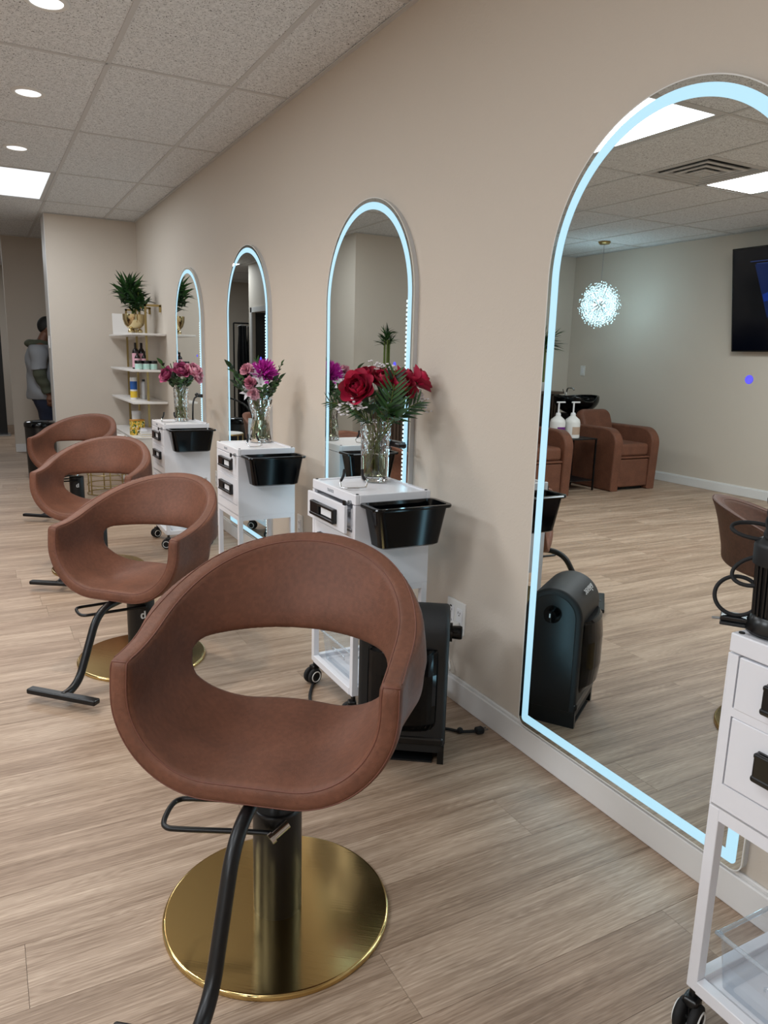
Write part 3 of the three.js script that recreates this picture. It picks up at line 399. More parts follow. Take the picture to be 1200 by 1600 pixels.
// ---------------------------------------------------------------- stationary floor vacuum between chair and wall
{
  const o = thing('floor_vacuum', 'black upright floor vacuum with an arched top, standing by the wall outlet', 'vacuum', [1.130, 0, -1.924], -0.594), w = 0.272, hh = 0.488;
  const arch = (d, y0) => { const s = new THREE.Shape(), R = 0.1 - d; s.moveTo(-R, y0); s.lineTo(R, y0); s.lineTo(R, hh - 0.1); s.absarc(0, hh - 0.1, R, 0, Math.PI, false); s.lineTo(-R, y0); return s; };
  const ext = (s, d, b) => new THREE.ExtrudeGeometry(s, { depth: d - 2 * b, bevelEnabled: b > 0, bevelSize: b, bevelThickness: b, bevelSegments: 4, curveSegments: 24 }).translate(0, 0, -(d - 2 * b) / 2).rotateY(Math.PI / 2);
  part('housing', ext(arch(0.012, 0.05), w, 0.012), M.greyPlastic, o);
  for (const s of [-1, 1]) { part('side_panel', ext(arch(0.022, 0.06), 0.006, 0.002).translate(s * (w / 2 - 0.001), 0, 0), M.blackPlastic, o); const k = part('dial', merge([cyl(0.03, 0.03, 0.008, 0, 0, 0, 32).rotateZ(Math.PI / 2), cyl(0.022, 0.02, 0.03, 0, 0, 0, 24).rotateZ(Math.PI / 2).translate(s * 0.014, 0, 0), rb(0.03, 0.042, 0.012, 0.004, s * 0.02, 0, 0)]), M.blackGloss, o, [s * (w / 2 + 0.006), 0.4, 0.0]); part('dial_mark', bx(0.001, 0.014, 0.004), M.printWhite, k, [s * 0.036, 0.006, 0]); }
  const can = []; for (const [y, b] of [[0.1, 0.012], [0.14, 0.05], [0.2, 0.058], [0.3, 0.058], [0.368, 0.05], [0.378, 0.04]]) { const r = []; for (let i = 0; i <= 16; i++) { const a = Math.PI * i / 16; r.push([0.112 * Math.cos(a), y, 0.085 + b * Math.sin(a)]); } r.push([-0.1, y, 0.06], [0.1, y, 0.06]); can.push(r.reverse()); }
  part('dust_canister', loft(can), M.blackGloss, o);
  part('foot', merge([bx(w, 0.06, 0.018, 0, 0.03, -0.09), bx(0.02, 0.06, 0.2, w / 2 - 0.01, 0.03, 0), bx(0.02, 0.06, 0.2, -w / 2 + 0.01, 0.03, 0), rb(w * 0.98, 0.03, 0.07, 0.01, 0, 0.075, 0.07)]), M.blackPlastic, o);
  part('inlet', merge([bx(0.2, 0.05, 0.004, 0, 0.028, 0.0), bx(0.2, 0.006, 0.09, 0, 0.003, 0.05)]), M.greyPlastic, o);
  part('brand_print', text('eye·vac'.replace('·', ''), 0.024, 0.0004).rotateX(-0.62).translate(-0.02, 0.4 + 0.1005 * Math.sin(0.62), 0.1005 * Math.cos(0.62)), M.printWhite, o);
  single('power_cord', 'short black power cord with a plug lying by the baseboard', 'cord', merge([capped([[1.19, 0.03, -2.0], [1.27, 0.008, -1.975], [1.318, 0.007, -1.94], [1.348, 0.007, -1.907], [1.392, 0.009, -1.885]], 0.0055, 40, 8), rb(0.03, 0.022, 0.026, 0.007, 1.405, 0.012, -1.88).translate(0, 0, 0), new THREE.SphereGeometry(0.011, 10, 8).translate(1.345, 0.011, -1.908)]), M.rubber);
  const plug = scene.children[scene.children.length - 1]; part('prong', merge([bx(0.018, 0.006, 0.0015, 1.427, 0.012, -1.886), bx(0.018, 0.006, 0.0015, 1.427, 0.012, -1.873)]), M.steel, plug);
  single('power_cord', 'black cord lying on the floor under the caster of the trolley with red roses', 'cord', capped([[1.12, 0.006, -2.6], [1.07, 0.006, -2.51], [1.02, 0.006, -2.43], [0.985, 0.006, -2.36], [0.97, 0.006, -2.3]], 0.0055, 30, 8), M.rubber);
}
// ---------------------------------------------------------------- wall outlets
function outlet(z, y, label, adapter) {
  const o = thing('wall_outlet', label, 'outlet', [WX, y, z], -Math.PI / 2), w = adapter ? 0.115 : 0.075;
  part('cover_plate', rb(w, 0.12, 0.008, 0.003, 0, 0, 0.003), M.whitePlastic, o);
  for (const x of adapter ? [-0.027, 0.027] : [0]) { const s = part('socket', rb(0.036, 0.07, 0.004, 0.002, x, 0, 0.008), M.paper, o); part('socket_slots', merge([-0.02, 0.02].flatMap((yy) => [bx(0.002, 0.009, 0.001, x - 0.006, yy, 0.0103), bx(0.002, 0.007, 0.001, x + 0.006, yy, 0.0103), cyl(0.0025, 0.0025, 0.001, 0, 0, 0, 10).rotateX(Math.PI / 2).translate(x, yy - 0.009, 0.0103)])), M.dark, s).userData.kind = 'stuff'; }
  if (adapter) part('test_button', bx(0.012, 0.005, 0.002, -0.027, 0.033, 0.0105), M.dark, o);
  return o;
}
outlet(-2.148, 0.322, 'white double wall outlet with a plugged adapter above the vacuum', true);
outlet(-3.676, 0.335, 'small white wall outlet beside the trolley with the magenta bouquet');
outlet(-5.30, 0.335, 'small white wall outlet beside the farthest trolley');
single('plug_adapter', 'white plug with a thin white cord hanging from the double outlet', 'plug', merge([rb(0.04, 0.026, 0.03, 0.008, WX - 0.03, 0.298, -2.125), capped([[WX - 0.045, 0.292, -2.13], [WX - 0.052, 0.26, -2.14], [WX - 0.02, 0.2, -2.165], [WX - 0.012, 0.15, -2.17], [WX - 0.026, 0.112, -2.15], [WX - 0.02, 0.104, -2.3]], 0.003, 40, 8)]), M.whitePlastic);
{ const o = thing('light_switch', 'white light switch on the end of the partition wall', 'switch', [0.634, 1.3, -8.27], -Math.PI / 2); part('cover_plate', rb(0.075, 0.12, 0.008, 0.003, 0, 0, 0.004), M.whitePlastic, o); part('rocker', rb(0.034, 0.068, 0.006, 0.002, 0, 0, 0.009), M.paper, o, [0, 0, 0], [0, 0, 0]); }

// ---------------------------------------------------------------- things on the trolleys
function wireRest(pos, turn, label) {                      // bent chrome rest with two black-tipped prongs
  const o = thing('wire_rest', label, 'wire rest', pos, turn);
  part('wire', polyrod([[-0.03, 0.042, -0.012], [-0.042, 0.022, -0.008], [-0.04, 0.004, 0.006], [-0.02, 0.003, 0.018], [0.02, 0.003, 0.018], [0.045, 0.004, 0.008], [0.052, 0.016, -0.004], [0.04, 0.034, -0.012], [0.036, 0.042, -0.014]], 0.003, 8), M.chrome, o);
  part('tip', capped([[-0.038, 0.026, -0.009], [-0.03, 0.042, -0.012], [-0.027, 0.06, -0.016]], 0.0048, 8, 8), M.rubber, o); part('tip', capped([[0.044, 0.028, -0.01], [0.037, 0.042, -0.014], [0.036, 0.06, -0.018]], 0.0048, 8, 8), M.rubber, o);
  return o;
}
wireRest([1.10, CT, -2.27], -0.3, 'bent chrome wire rest with black tips beside the crystal vase of red roses');
wireRest([1.15, CT, -3.475], 0.5, 'bent wire rest lying in front of the magenta bouquet');
wireRest([1.04, CT, -4.85], -0.2, 'bent wire rest with black tips beside the vase of pink roses');
function clampArm(pts, tip, label) {
  const o = thing('gooseneck_arm', label, 'clip arm', [0, 0, 0]);
  part('flexible_neck', capped(pts, 0.006, 50, 10), M.blackMatte, o);
  part('clip', merge([rb(0.02, 0.026, 0.1, 0.006, tip[0], tip[1], tip[2]), rb(0.034, 0.016, 0.04, 0.005, tip[0] - 0.012, tip[1], tip[2] + 0.045), new THREE.SphereGeometry(0.014, 12, 10).translate(tip[0] - 0.01, tip[1] + 0.004, tip[2] - 0.05)]), M.blackPlastic, o);
  return o;
}
clampArm([[1.318, CT, -2.47], [1.345, 0.83, -2.50], [1.385, 0.87, -2.56], [1.405, 0.895, -2.575]], [1.415, 0.91, -2.525], 'black gooseneck clip arm at the mirror edge behind the red roses');
clampArm([[1.245, CT, -5.055], [1.25, 0.84, -5.07], [1.275, 0.89, -5.16], [1.32, 0.92, -5.30], [1.365, 0.93, -5.40]], [1.385, 0.935, -5.40], 'black gooseneck clip arm bending beside the vase of pink roses');

// hair tools on the nearest trolley
{
  const o = thing('hair_dryer', 'black hair dryer standing upright with ribbed barrel on the nearest trolley', 'hair dryer', [1.163, CT, -0.745]);
  part('holder', lathe([[0, 0], [0.042, 0], [0.045, 0.006], [0.042, 0.02], [0.038, 0.03], [0.034, 0.032]], 32), M.blackPlastic, o);
  const ribs = []; for (let i = 0; i < 22; i++) { const a = i / 22 * Math.PI * 2; ribs.push(rod([0.034 * Math.cos(a), 0.03, 0.034 * Math.sin(a)], [0.038 * Math.cos(a), 0.118, 0.038 * Math.sin(a)], 0.0028, 6)); }
  part('ribbed_barrel', merge([cyl(0.033, 0.037, 0.09, 0, 0.075, 0, 32), ...ribs]), M.blackPlastic, o);
  part('collar', lathe([[0.036, 0.116], [0.045, 0.12], [0.046, 0.15], [0.044, 0.158], [0.03, 0.166], [0, 0.168]], 36), M.greyPlastic, o);
  part('body', capped([[0, 0.155, 0], [0.006, 0.2, 0.004], [0.012, 0.25, 0.008], [0.018, 0.3, 0.012]], 0.034, 20, 20), M.blackMatte, o);
  const wraps = []; for (let k = 0; k < 7; k++) { const l = []; for (let i = 0; i <= 16; i++) { const a = i / 16 * Math.PI * 2 + k; l.push([0.007 + (0.037 + 0.002 * (k % 3)) * Math.cos(a), 0.172 + k * 0.008 + 0.022 * Math.sin(a + k * 0.6), 0.005 + (0.037 + 0.002 * (k % 2)) * Math.sin(a)]); } wraps.push(tube(l, 0.0032, 40, 6, true)); }
  part('cord_wrap', merge(wraps), M.rubber, o);
  const loop = (c, u, v, ru, rv, r) => { const l = []; for (let i = 0; i < 20; i++) { const a = i / 20 * Math.PI * 2; l.push([0, 1, 2].map((k) => c[k] + ru * Math.cos(a) * u[k] + rv * Math.sin(a) * v[k])); } return tube(l, r, 60, 8, true); };
  single('tool_cord', 'looped black cord nearest the top of the standing hair dryer', 'cord', loop([1.145, 0.968, -0.785], [0.57, -0.06, 0.82], [0.45, 0.45, -0.35], 0.04, 0.024, 0.0036), M.rubber);
  single('tool_cord', 'large round loop of black cord sticking out left of the hair dryer', 'cord', loop([1.135, 0.85, -0.80], [0.57, 0.05, 0.82], [0.2, 0.95, -0.2], 0.036, 0.034, 0.0036), M.rubber);
  single('tool_cord', 'loop of black cord slung around the ribbed hair dryer barrel', 'cord', loop([1.15, 0.9, -0.775], [0.57, 0.3, 0.8], [0.3, 0.85, -0.4], 0.042, 0.026, 0.0036), M.rubber);
  const f = thing('flat_iron', 'black flat hair iron lying across the back corner of the nearest trolley', 'flat iron', [1.152, CT + 0.0115, -0.772], -0.96);
  part('plate_arm', rb(0.10, 0.008, 0.034, 0.002, -0.005, 0.003, 0), M.blackPlastic, f); part('plate_arm', rb(0.10, 0.006, 0.032, 0.002, -0.005, -0.006, 0.002), M.greyPlastic, f); part('tip', rod([-0.052, -0.001, 0.004], [-0.068, -0.002, 0.006], 0.0022), M.steel, f);
  const b = thing('hair_brush', 'silver-handled brush leaning beside the hair dryer on the nearest trolley', 'brush', [1.17, CT, -0.672], 0.3);
  part('handle', capped([[0, 0.012, 0.03], [0.012, 0.032, 0.0], [0.024, 0.052, -0.03]], 0.008, 16, 12), M.steel, b); part('head', capped([[0.028, 0.058, -0.04], [0.05, 0.09, -0.1]], 0.017, 10, 14), M.blackMatte, b);
  single('round_brush', 'round black brush base at the right edge on the nearest trolley', 'brush', lathe([[0, 0], [0.02, 0], [0.024, 0.006], [0.022, 0.04], [0.016, 0.05], [0.012, 0.12], [0, 0.125]], 24), M.blackMatte, [1.165, CT, -0.61]);
}

// ---------------------------------------------------------------- vases and flowers
const petalGeo = (w, h, cup, curl, n = 5) => {             // a petal standing on its foot at the origin, its back towards +z
  const g = new THREE.PlaneGeometry(1, 1, n, n), p = g.attributes.position; for (let i = 0; i < p.count; i++) { const u = p.getX(i) * 2, v = p.getY(i) + 0.5, ww = w * Math.sin(Math.PI * (0.14 + 0.66 * v)) ; p.setXYZ(i, u * ww * 0.5, h * v * (1 - 0.12 * u * u * v), cup * (1 - u * u) * Math.sin(v * 2.2) + curl * v ** 3); } g.computeVertexNormals(); return g; };
const leafGeo = (L, w, droop, fold = 0.25, n = 8) => { const g = new THREE.PlaneGeometry(1, 1, 2, n), p = g.attributes.position; for (let i = 0; i < p.count; i++) { const u = p.getX(i) * 2, v = p.getY(i) + 0.5, ww = w * Math.sin(Math.PI * Math.min(1, 0.06 + 0.94 * v ** 0.8)); p.setXYZ(i, u * ww * 0.5, Math.abs(u) * ww * fold - droop * L * v * v, L * v); } g.computeVertexNormals(); return g; };   // grows along +z
const orient = (o, dir, roll = 0) => { o.quaternion.setFromUnitVectors(V(0, 0, 1), V(...dir).normalize()); o.rotateZ(roll); return o; };
const up2 = (o, dir, roll = 0) => { o.quaternion.setFromUnitVectors(V(0, 1, 0), V(...dir).normalize()); o.rotateY(roll); return o; };
const stemTo = (foot, neck, tip) => tube([foot, neck, [neck[0] + (tip[0] - neck[0]) * 0.45, neck[1] + (tip[1] - neck[1]) * 0.55, neck[2] + (tip[2] - neck[2]) * 0.45], tip], 0.0024, 20, 6);
const PET = [petalGeo(0.5, 0.6, 0.13, -0.03), petalGeo(0.66, 0.64, 0.17, 0.0), petalGeo(0.8, 0.66, 0.2, 0.1), petalGeo(0.92, 0.66, 0.2, 0.24)];
function rose(name, label, tip, dir, size, mats, foot, neck, group) {
  const o = thing(name, label, 'flower', tip); if (group) o.userData.group = group;
  const head = part('bloom', lathe([[0, 0], [0.14, 0.02], [0.22, 0.14], [0.18, 0.34], [0.08, 0.5], [0, 0.52]].map(([a, b]) => [a * size, b * size]), 14), mats[2], o); up2(head, dir);
  for (const [lay, n, r, tilt] of [[0, 4, 0.06, -0.12], [1, 5, 0.14, 0.0], [2, 6, 0.21, 0.16], [3, 7, 0.26, 0.4]]) for (let i = 0; i < n; i++) { const a = i / n * Math.PI * 2 + lay * 0.7 + rr(-0.15, 0.15), q = part('petal', PET[lay], mats[(i + lay) % 3], head); q.rotation.order = 'YXZ'; q.rotation.set(tilt + rr(-0.08, 0.08), a, 0); q.position.set(Math.sin(a) * r * size * 0.8, (0.08 - 0.025 * lay) * size, Math.cos(a) * r * size * 0.8); q.scale.setScalar(size * rr(0.92, 1.06)); }
  part('sepal', lathe([[0, -0.12], [0.06, -0.1], [0.16, 0.0], [0.2, 0.08]].map(([a, b]) => [a * size, b * size]), 10), M.leaf[1], head);
  part('stem', stemTo(foot.map((v, i) => v - tip[i]), neck.map((v, i) => v - tip[i]), [0, 0, 0]), M.stem, o); return o;
}
function pompon(name, label, tip, dir, size, mat, n, kind, foot, neck) {   // many-petalled head
  const o = thing(name, label, 'flower', tip), list = [], g = kind === 'mum' ? leafGeo(0.5, 0.12, -0.25, 0.3, 4) : petalGeo(0.5, 0.5, 0.08, 0.12, 4).rotateX(Math.PI / 2);
  for (let i = 0; i < n; i++) { const t = (i + 0.5) / n, el = (kind === 'mum' ? 0.1 + 1.4 * t : -0.2 + 1.7 * t), a = i * 2.39996, d = V(Math.cos(el) * Math.cos(a), Math.sin(el), Math.cos(el) * Math.sin(a)), m = new THREE.Object3D(); m.quaternion.setFromUnitVectors(V(0, 0, 1), d); m.rotateZ(rr(0, 6)); m.scale.setScalar(size * rr(0.85, 1.1)); m.position.copy(d).multiplyScalar(size * 0.05); m.updateMatrix(); list.push(g.clone().applyMatrix4(m.matrix)); }
  const h = part('bloom', merge(list), mat, o); h.userData.kind = 'stuff'; up2(h, dir); part('stem', stemTo(foot.map((v, i) => v - tip[i]), neck.map((v, i) => v - tip[i]), [0, 0, 0]), M.stem, o); return o;
}
function lily(name, label, tip, dir, size, foot, neck) {
  const o = thing(name, label, 'flower', tip), head = part('bloom', lathe([[0, -0.1], [0.05, 0.0], [0.06, 0.1], [0, 0.14]].map(([a, b]) => [a * size, b * size]), 10), M.stem, o); up2(head, dir);
  const g = leafGeo(1, 0.42, 0.35, 0.15); for (let i = 0; i < 6; i++) { const q = part('petal', g, M.whitePetal, head); q.rotation.order = 'YXZ'; q.rotation.set(-0.75, i / 6 * Math.PI * 2, 0); q.scale.setScalar(size); }
  part('stem', stemTo(foot.map((v, i) => v - tip[i]), neck.map((v, i) => v - tip[i]), [0, 0, 0]), M.stem, o); return o;
}
const bloomV = [1.252, CT, -2.399], bloomM = [1.259, CT, -3.70], bloomP = [1.152, CT, -4.97];
let cur = bloomV; const inVase = (o, base) => { const a = rr(0, 6.28), r = rr(0.012, 0.034), f = [cur[0] + r * Math.cos(a) - base[0], cur[1] + 0.021 - base[1], cur[2] + r * Math.sin(a) - base[2]], m = [f[0] * 0.4 + (cur[0] - base[0]) * 0.5, f[1] * 0.45, f[2] * 0.4 + (cur[2] - base[2]) * 0.5]; part('lower_stem', tube([f, m, [0, 0, 0]], 0.0022, 14, 6), M.stem, o); };
function leafSprig(name, label, base, tip, n, L, w, mi, cat = 'foliage') {
  const o = thing(name, label, cat, base), b = V(...base), d = V(...tip).sub(b), len = d.length(), dn = d.clone().normalize();
  part('stem', tube([[0, 0, 0], d.clone().multiplyScalar(0.5).add(V(0, len * 0.05, 0)), d], 0.0018, 16, 6), M.stemDark, o);
  inVase(o, base); const side = V(0, 1, 0).cross(dn).normalize(), geo = leafGeo(1, w / L, 0.18);
  for (let i = 0; i < n; i++) { const t = 0.3 + 0.7 * (i + 0.5) / n, s = i % 2 ? 1 : -1, q = part('leaf', geo, M.leaf[(mi + i) % 4], o, d.clone().multiplyScalar(t).toArray()); orient(q, dn.clone().multiplyScalar(0.55).addScaledVector(side, s * 0.75).add(V(rr(-0.15, 0.15), rr(-0.1, 0.3), rr(-0.15, 0.15))).toArray(), rr(-0.6, 0.6)); q.scale.setScalar(L * rr(0.8, 1.1)); }
  const e = part('leaf', geo, M.leaf[mi], o, d.toArray()); orient(e, dn.toArray()); e.scale.setScalar(L); return o;
}
const basis = (o, dir, nrm) => { const z = V(...dir).normalize(), x = V(...nrm).cross(z).normalize(), y = z.clone().cross(x); o.quaternion.setFromRotationMatrix(new THREE.Matrix4().makeBasis(x, y, z)); return o; };
function palmFrond(label, base, tip, n, L, sag, mi = 0, w = 0.011, face = [-0.35, 0.4, 0.85]) {   // the blades turn their faces along «face»
  const o = thing('palm_frond', label, 'foliage', base), d = V(...tip).sub(V(...base)), len = d.length(), dn = d.clone().normalize(), c = new THREE.CatmullRomCurve3([V(0, 0, 0), d.clone().multiplyScalar(0.5).add(V(0, len * sag, 0)), d]);
  part('stem', new THREE.TubeGeometry(c, 20, 0.0018, 6), M.stem, o); inVase(o, base); const f = V(...face).normalize(), side = dn.clone().cross(f).normalize(), geo = leafGeo(1, w / L, 0.06, 0.12, 5);
  for (let i = 0; i < n; i++) for (const s of [-1, 1]) { const t = 0.12 + 0.86 * i / n, q = part('leaflet', geo, M.leaf[(mi + (i % 2)) % 4], o, c.getPoint(t).toArray()); basis(q, dn.clone().multiplyScalar(0.7).addScaledVector(side, s * (0.95 - 0.5 * t)).addScaledVector(f, rr(0.05, 0.25)).toArray(), f.toArray()); q.scale.setScalar(L * (0.65 + 0.5 * Math.sin(Math.PI * t)) * rr(0.9, 1.05)); }
  return o;
}
function babysBreath(label, base, tips) {
  const o = thing('filler_flower', label, 'flower', base), st = [], bl = []; for (const t of tips) { const d = t.map((v, i) => v - base[i]); st.push(tube([[0, 0, 0], d.map((v, i) => v * 0.5 + (i === 1 ? 0.01 : 0)), d], 0.0008, 10, 5)); for (let k = 0; k < 16; k++) { const q = [d[0] + rr(-0.022, 0.022), d[1] + rr(-0.02, 0.02), d[2] + rr(-0.022, 0.022)]; st.push(tube([d.map((v, i) => v * 0.86 + (q[i] - v) * 0.1), q], 0.0005, 3, 4)); const n = 5; for (let j = 0; j < n; j++) { const a = j / n * 6.28; bl.push(new THREE.SphereGeometry(0.0028, 6, 4).translate(q[0] + 0.0028 * Math.cos(a), q[1] + rr(-0.001, 0.001), q[2] + 0.0028 * Math.sin(a))); } } }
  part('stem', merge(st), M.stem, o); part('blossom', merge(bl), M.whitePetal, o).userData.kind = 'stuff'; return o;
}
function vase(label, pos, prof, water, bump) {             // prof: outer radius at heights; the wall is 3.5 mm, the floor thick
  const o = thing('glass_vase', label, 'vase', [pos[0], pos[1] + 0.0005, pos[2]]), top = prof[prof.length - 1], n = 72;
  const out = prof.map(([r, y]) => [r, y]), inn = prof.map(([r, y]) => [Math.max(r - 0.004, 0.001), Math.max(y, 0.016)]).reverse();
  const g = lathe([[0, 0], [out[0][0] - 0.004, 0], ...out, [top[0] - 0.002, top[1] + 0.0015], ...inn, [0, 0.016]], n), p = g.attributes.position;
  for (let i = 0; i < p.count; i++) { const x = p.getX(i), y = p.getY(i), z = p.getZ(i), r = Math.hypot(x, z), a = Math.atan2(z, x), edge = out.some(([q]) => Math.abs(r - q) < 1e-4); if (edge && y > 0.01 && y < top[1] - 0.004) { const k = 1 + bump(a, y) / r; p.setX(i, x * k); p.setZ(i, z * k); } }
  g.computeVertexNormals(); part('glass', g, M.glass, o);
  const wp = []; for (let i = 0; i <= 14; i++) { const y = 0.0172 + (water - 0.0172) * i / 14; let r = prof[0][0]; for (let k = 0; k + 1 < prof.length; k++) if (y >= prof[k][1] && y <= prof[k + 1][1]) r = prof[k][0] + (prof[k + 1][0] - prof[k][0]) * (y - prof[k][1]) / (prof[k + 1][1] - prof[k][1]); wp.push([r - 0.0048, y]); }
  part('water', lathe([[0, wp[0][1]], ...wp, [0, water]], 48), M.water, o); return o;
}
const fine = (prof, n = 40) => { const o = [], y1 = prof[prof.length - 1][1]; for (let i = 0; i <= n; i++) { const y = y1 * i / n; for (let k = 0; k + 1 < prof.length; k++) if (y >= prof[k][1] - 1e-9 && y <= prof[k + 1][1] + 1e-9) { const t = sstep(0, 1, (y - prof[k][1]) / (prof[k + 1][1] - prof[k][1])); o.push([prof[k][0] + (prof[k + 1][0] - prof[k][0]) * t, y]); break; } } return o; };
vase('cut-crystal cylinder vase holding the red roses', bloomV, fine([[0.049, 0], [0.05, 0.1], [0.054, 0.218]]), 0.10, (a, y) => y > 0.09 ? 0.0022 * Math.abs(Math.sin(a * 9 + y * 90)) * Math.abs(Math.sin(a * 9 - y * 90)) : 0.0012 * Math.abs(Math.sin(a * 9)));
vase('waisted glass vase holding the magenta and white bouquet', bloomM, fine([[0.055, 0], [0.05, 0.06], [0.042, 0.12], [0.062, 0.215]]), 0.11, (a, y) => 0.002 * Math.sin(a * 6 + y * 25));
vase('cut-glass vase holding the pink roses', bloomP, fine([[0.046, 0], [0.043, 0.06], [0.045, 0.12], [0.048, 0.21]]), 0.09, (a, y) => 0.0018 * Math.abs(Math.sin(a * 8 + y * 80)) * Math.abs(Math.sin(a * 8 - y * 80)));
const sp = (c, r, y, a) => [c[0] + r * Math.cos(a), c[1] + y, c[2] + r * Math.sin(a)];
const AIM = ['right to the wall', 'to the front right', 'to the front', 'to the front left', 'left into the room', 'to the back left', 'to the back', 'to the back right'];
// red roses
[[[1.166, 1.122, -2.36], [-0.7, 0.5, 0.6], 0.085, 'large dark red rose at the left of the crystal vase'], [[1.216, 1.15, -2.42], [-0.3, 0.85, 0.25], 0.075, 'red rose second from the left in the crystal vase'], [[1.262, 1.14, -2.375], [-0.05, 0.8, 0.5], 0.072, 'red rose in the middle behind the palm leaves in the crystal vase'], [[1.318, 1.128, -2.36], [0.15, 0.65, 0.65], 0.082, 'red rose right of the middle in the crystal vase'], [[1.362, 1.148, -2.40], [0.45, 0.75, 0.3], 0.078, 'red rose second from the right in the crystal vase'], [[1.398, 1.152, -2.37], [0.8, 0.55, 0.2], 0.07, 'red rose at the far right of the crystal vase'], [[1.30, 1.15, -2.46], [0.1, 0.9, -0.3], 0.07, 'red rose at the back of the crystal vase']]
  .forEach(([t, d, s, l], i) => rose('red_rose', l, t, d, s, M.red, sp(bloomV, 0.03, 0.022, 2.5 + i * 2.2), sp(bloomV, 0.03, 0.21, 3.6 + i * 0.9)));
palmFrond('broad palm frond fanned out in front of the red roses', [1.262, 0.995, -2.335], [1.255, 1.15, -2.275], 8, 0.082, 0.0, 1, 0.0105);
palmFrond('palm frond fanned to the right below the red roses', [1.275, 1.0, -2.35], [1.38, 1.09, -2.30], 8, 0.065, 0.08, 0, 0.0095);
palmFrond('thin palm frond spreading left past the mirror edge', [1.235, 1.0, -2.38], [1.045, 1.085, -2.38], 12, 0.055, 0.1, 0, 0.005);
palmFrond('narrow palm frond standing up between the red roses', [1.265, 1.0, -2.38], [1.29, 1.2, -2.33], 9, 0.07, 0.02, 2, 0.012);
leafSprig('leaf_sprig', 'single broad leaf in front of the red roses', [1.275, 1.0, -2.33], [1.287, 1.03, -2.30], 1, 0.075, 0.045, 2);
leafSprig('leaf_sprig', 'dark leaf sprig hanging over the left rim of the crystal vase', [1.22, 1.005, -2.36], [1.165, 1.02, -2.33], 5, 0.035, 0.02, 1);
leafSprig('leaf_sprig', 'leaf sprig over the right rim of the crystal vase', [1.29, 1.005, -2.36], [1.375, 1.045, -2.34], 6, 0.04, 0.024, 1);
babysBreath('sprig of tiny white flowers at the left below the red roses', [1.23, 1.0, -2.37], [[1.13, 1.08, -2.33], [1.145, 1.07, -2.32], [1.10, 1.06, -2.36]]);
babysBreath('sprig of tiny white flowers rising behind the red roses', [1.26, 1.0, -2.42], [[1.255, 1.21, -2.43], [1.29, 1.2, -2.44], [1.33, 1.195, -2.43]]);
babysBreath('airy sprig of tiny flowers at the far right of the red roses', [1.29, 1.0, -2.38], [[1.42, 1.085, -2.36], [1.435, 1.06, -2.37], [1.41, 1.11, -2.38]]);
for (let i = 0; i < 8; i++) { const a = i * Math.PI / 4 + 0.1, r = 0.085 + 0.02 * (i % 3); leafSprig('leaf_sprig', `dark leaf sprig tucked under the red roses, pointing ${AIM[i]}`, sp(bloomV, 0.03, 0.205, a), sp(bloomV, r, 0.27 + 0.04 * (i % 2), a), 6, 0.05, 0.03, i % 4).userData.group = 'dark sprigs under the red roses'; }
// magenta and white bouquet
cur = bloomM;
for (let i = 0; i < 8; i++) { const a = i * Math.PI / 4 + 0.1, r = 0.07 + 0.015 * (i % 3); leafSprig('leaf_sprig', `dark leaf sprig tucked under the magenta bouquet, pointing ${AIM[i]}`, sp(bloomM, 0.035, 0.2, a), sp(bloomM, r, 0.27 + 0.03 * (i % 2), a), 6, 0.05, 0.026, i % 4).userData.group = 'dark sprigs under the magenta bouquet'; }
pompon('chrysanthemum', 'large magenta chrysanthemum in the waisted vase', [1.268, 1.135, -3.68], [0.1, 0.85, 0.5], 0.15, M.magenta, 170, 'mum', sp(bloomM, 0.03, 0.022, 1), sp(bloomM, 0.02, 0.14, 1));
[[[1.183, 1.158, -3.68], [-0.3, 0.8, 0.4], 'upper pale pink carnation in the waisted vase'], [[1.19, 1.095, -3.65], [-0.4, 0.4, 0.8], 'lower pale pink carnation in the waisted vase'], [[1.205, 1.045, -3.64], [-0.2, 0.2, 0.9], 'lowest pale pink carnation above the waisted vase rim']].forEach(([t, d, l], i) => pompon('carnation', l, t, d, 0.062, M.palePink[i], 46, 'c', sp(bloomM, 0.03, 0.022, 2 + i), sp(bloomM, 0.02, 0.14, 3 + i)));
[[[1.225, 1.125, -3.66], [-0.1, 0.6, 0.8], 'white lily between the pale carnations and the magenta chrysanthemum'], [[1.238, 1.09, -3.63], [0.1, 0.3, 0.9], 'white lily under the magenta chrysanthemum'], [[1.185, 1.05, -3.66], [-0.6, 0.1, 0.7], 'white lily hanging low at the left of the waisted vase'], [[1.235, 1.16, -3.67], [0, 0.9, 0.4], 'white lily at the top beside the magenta chrysanthemum']].forEach(([t, d, l], i) => lily('white_lily', l, t, d, 0.045, sp(bloomM, 0.03, 0.022, 4 + i), sp(bloomM, 0.02, 0.14, 3 + i)));
leafSprig('leaf_sprig', 'dark broad-leaved sprig at the left of the magenta bouquet', [1.215, 1.01, -3.68], [1.105, 1.165, -3.68], 8, 0.06, 0.024, 0);
leafSprig('leaf_sprig', 'dark leaf sprig low at the left of the magenta bouquet', [1.21, 1.01, -3.67], [1.125, 1.085, -3.66], 7, 0.05, 0.022, 3);
leafSprig('leaf_sprig', 'dark leaf sprig below the magenta chrysanthemum', [1.27, 1.01, -3.65], [1.305, 1.10, -3.62], 7, 0.05, 0.028, 3);
leafSprig('leaf_sprig', 'dark leaf sprig at the right of the magenta bouquet', [1.29, 1.01, -3.68], [1.35, 1.11, -3.66], 8, 0.05, 0.024, 0);
leafSprig('leaf_sprig', 'thin upright leaf sprig at the top right of the magenta bouquet', [1.29, 1.01, -3.70], [1.375, 1.19, -3.70], 9, 0.03, 0.012, 2);
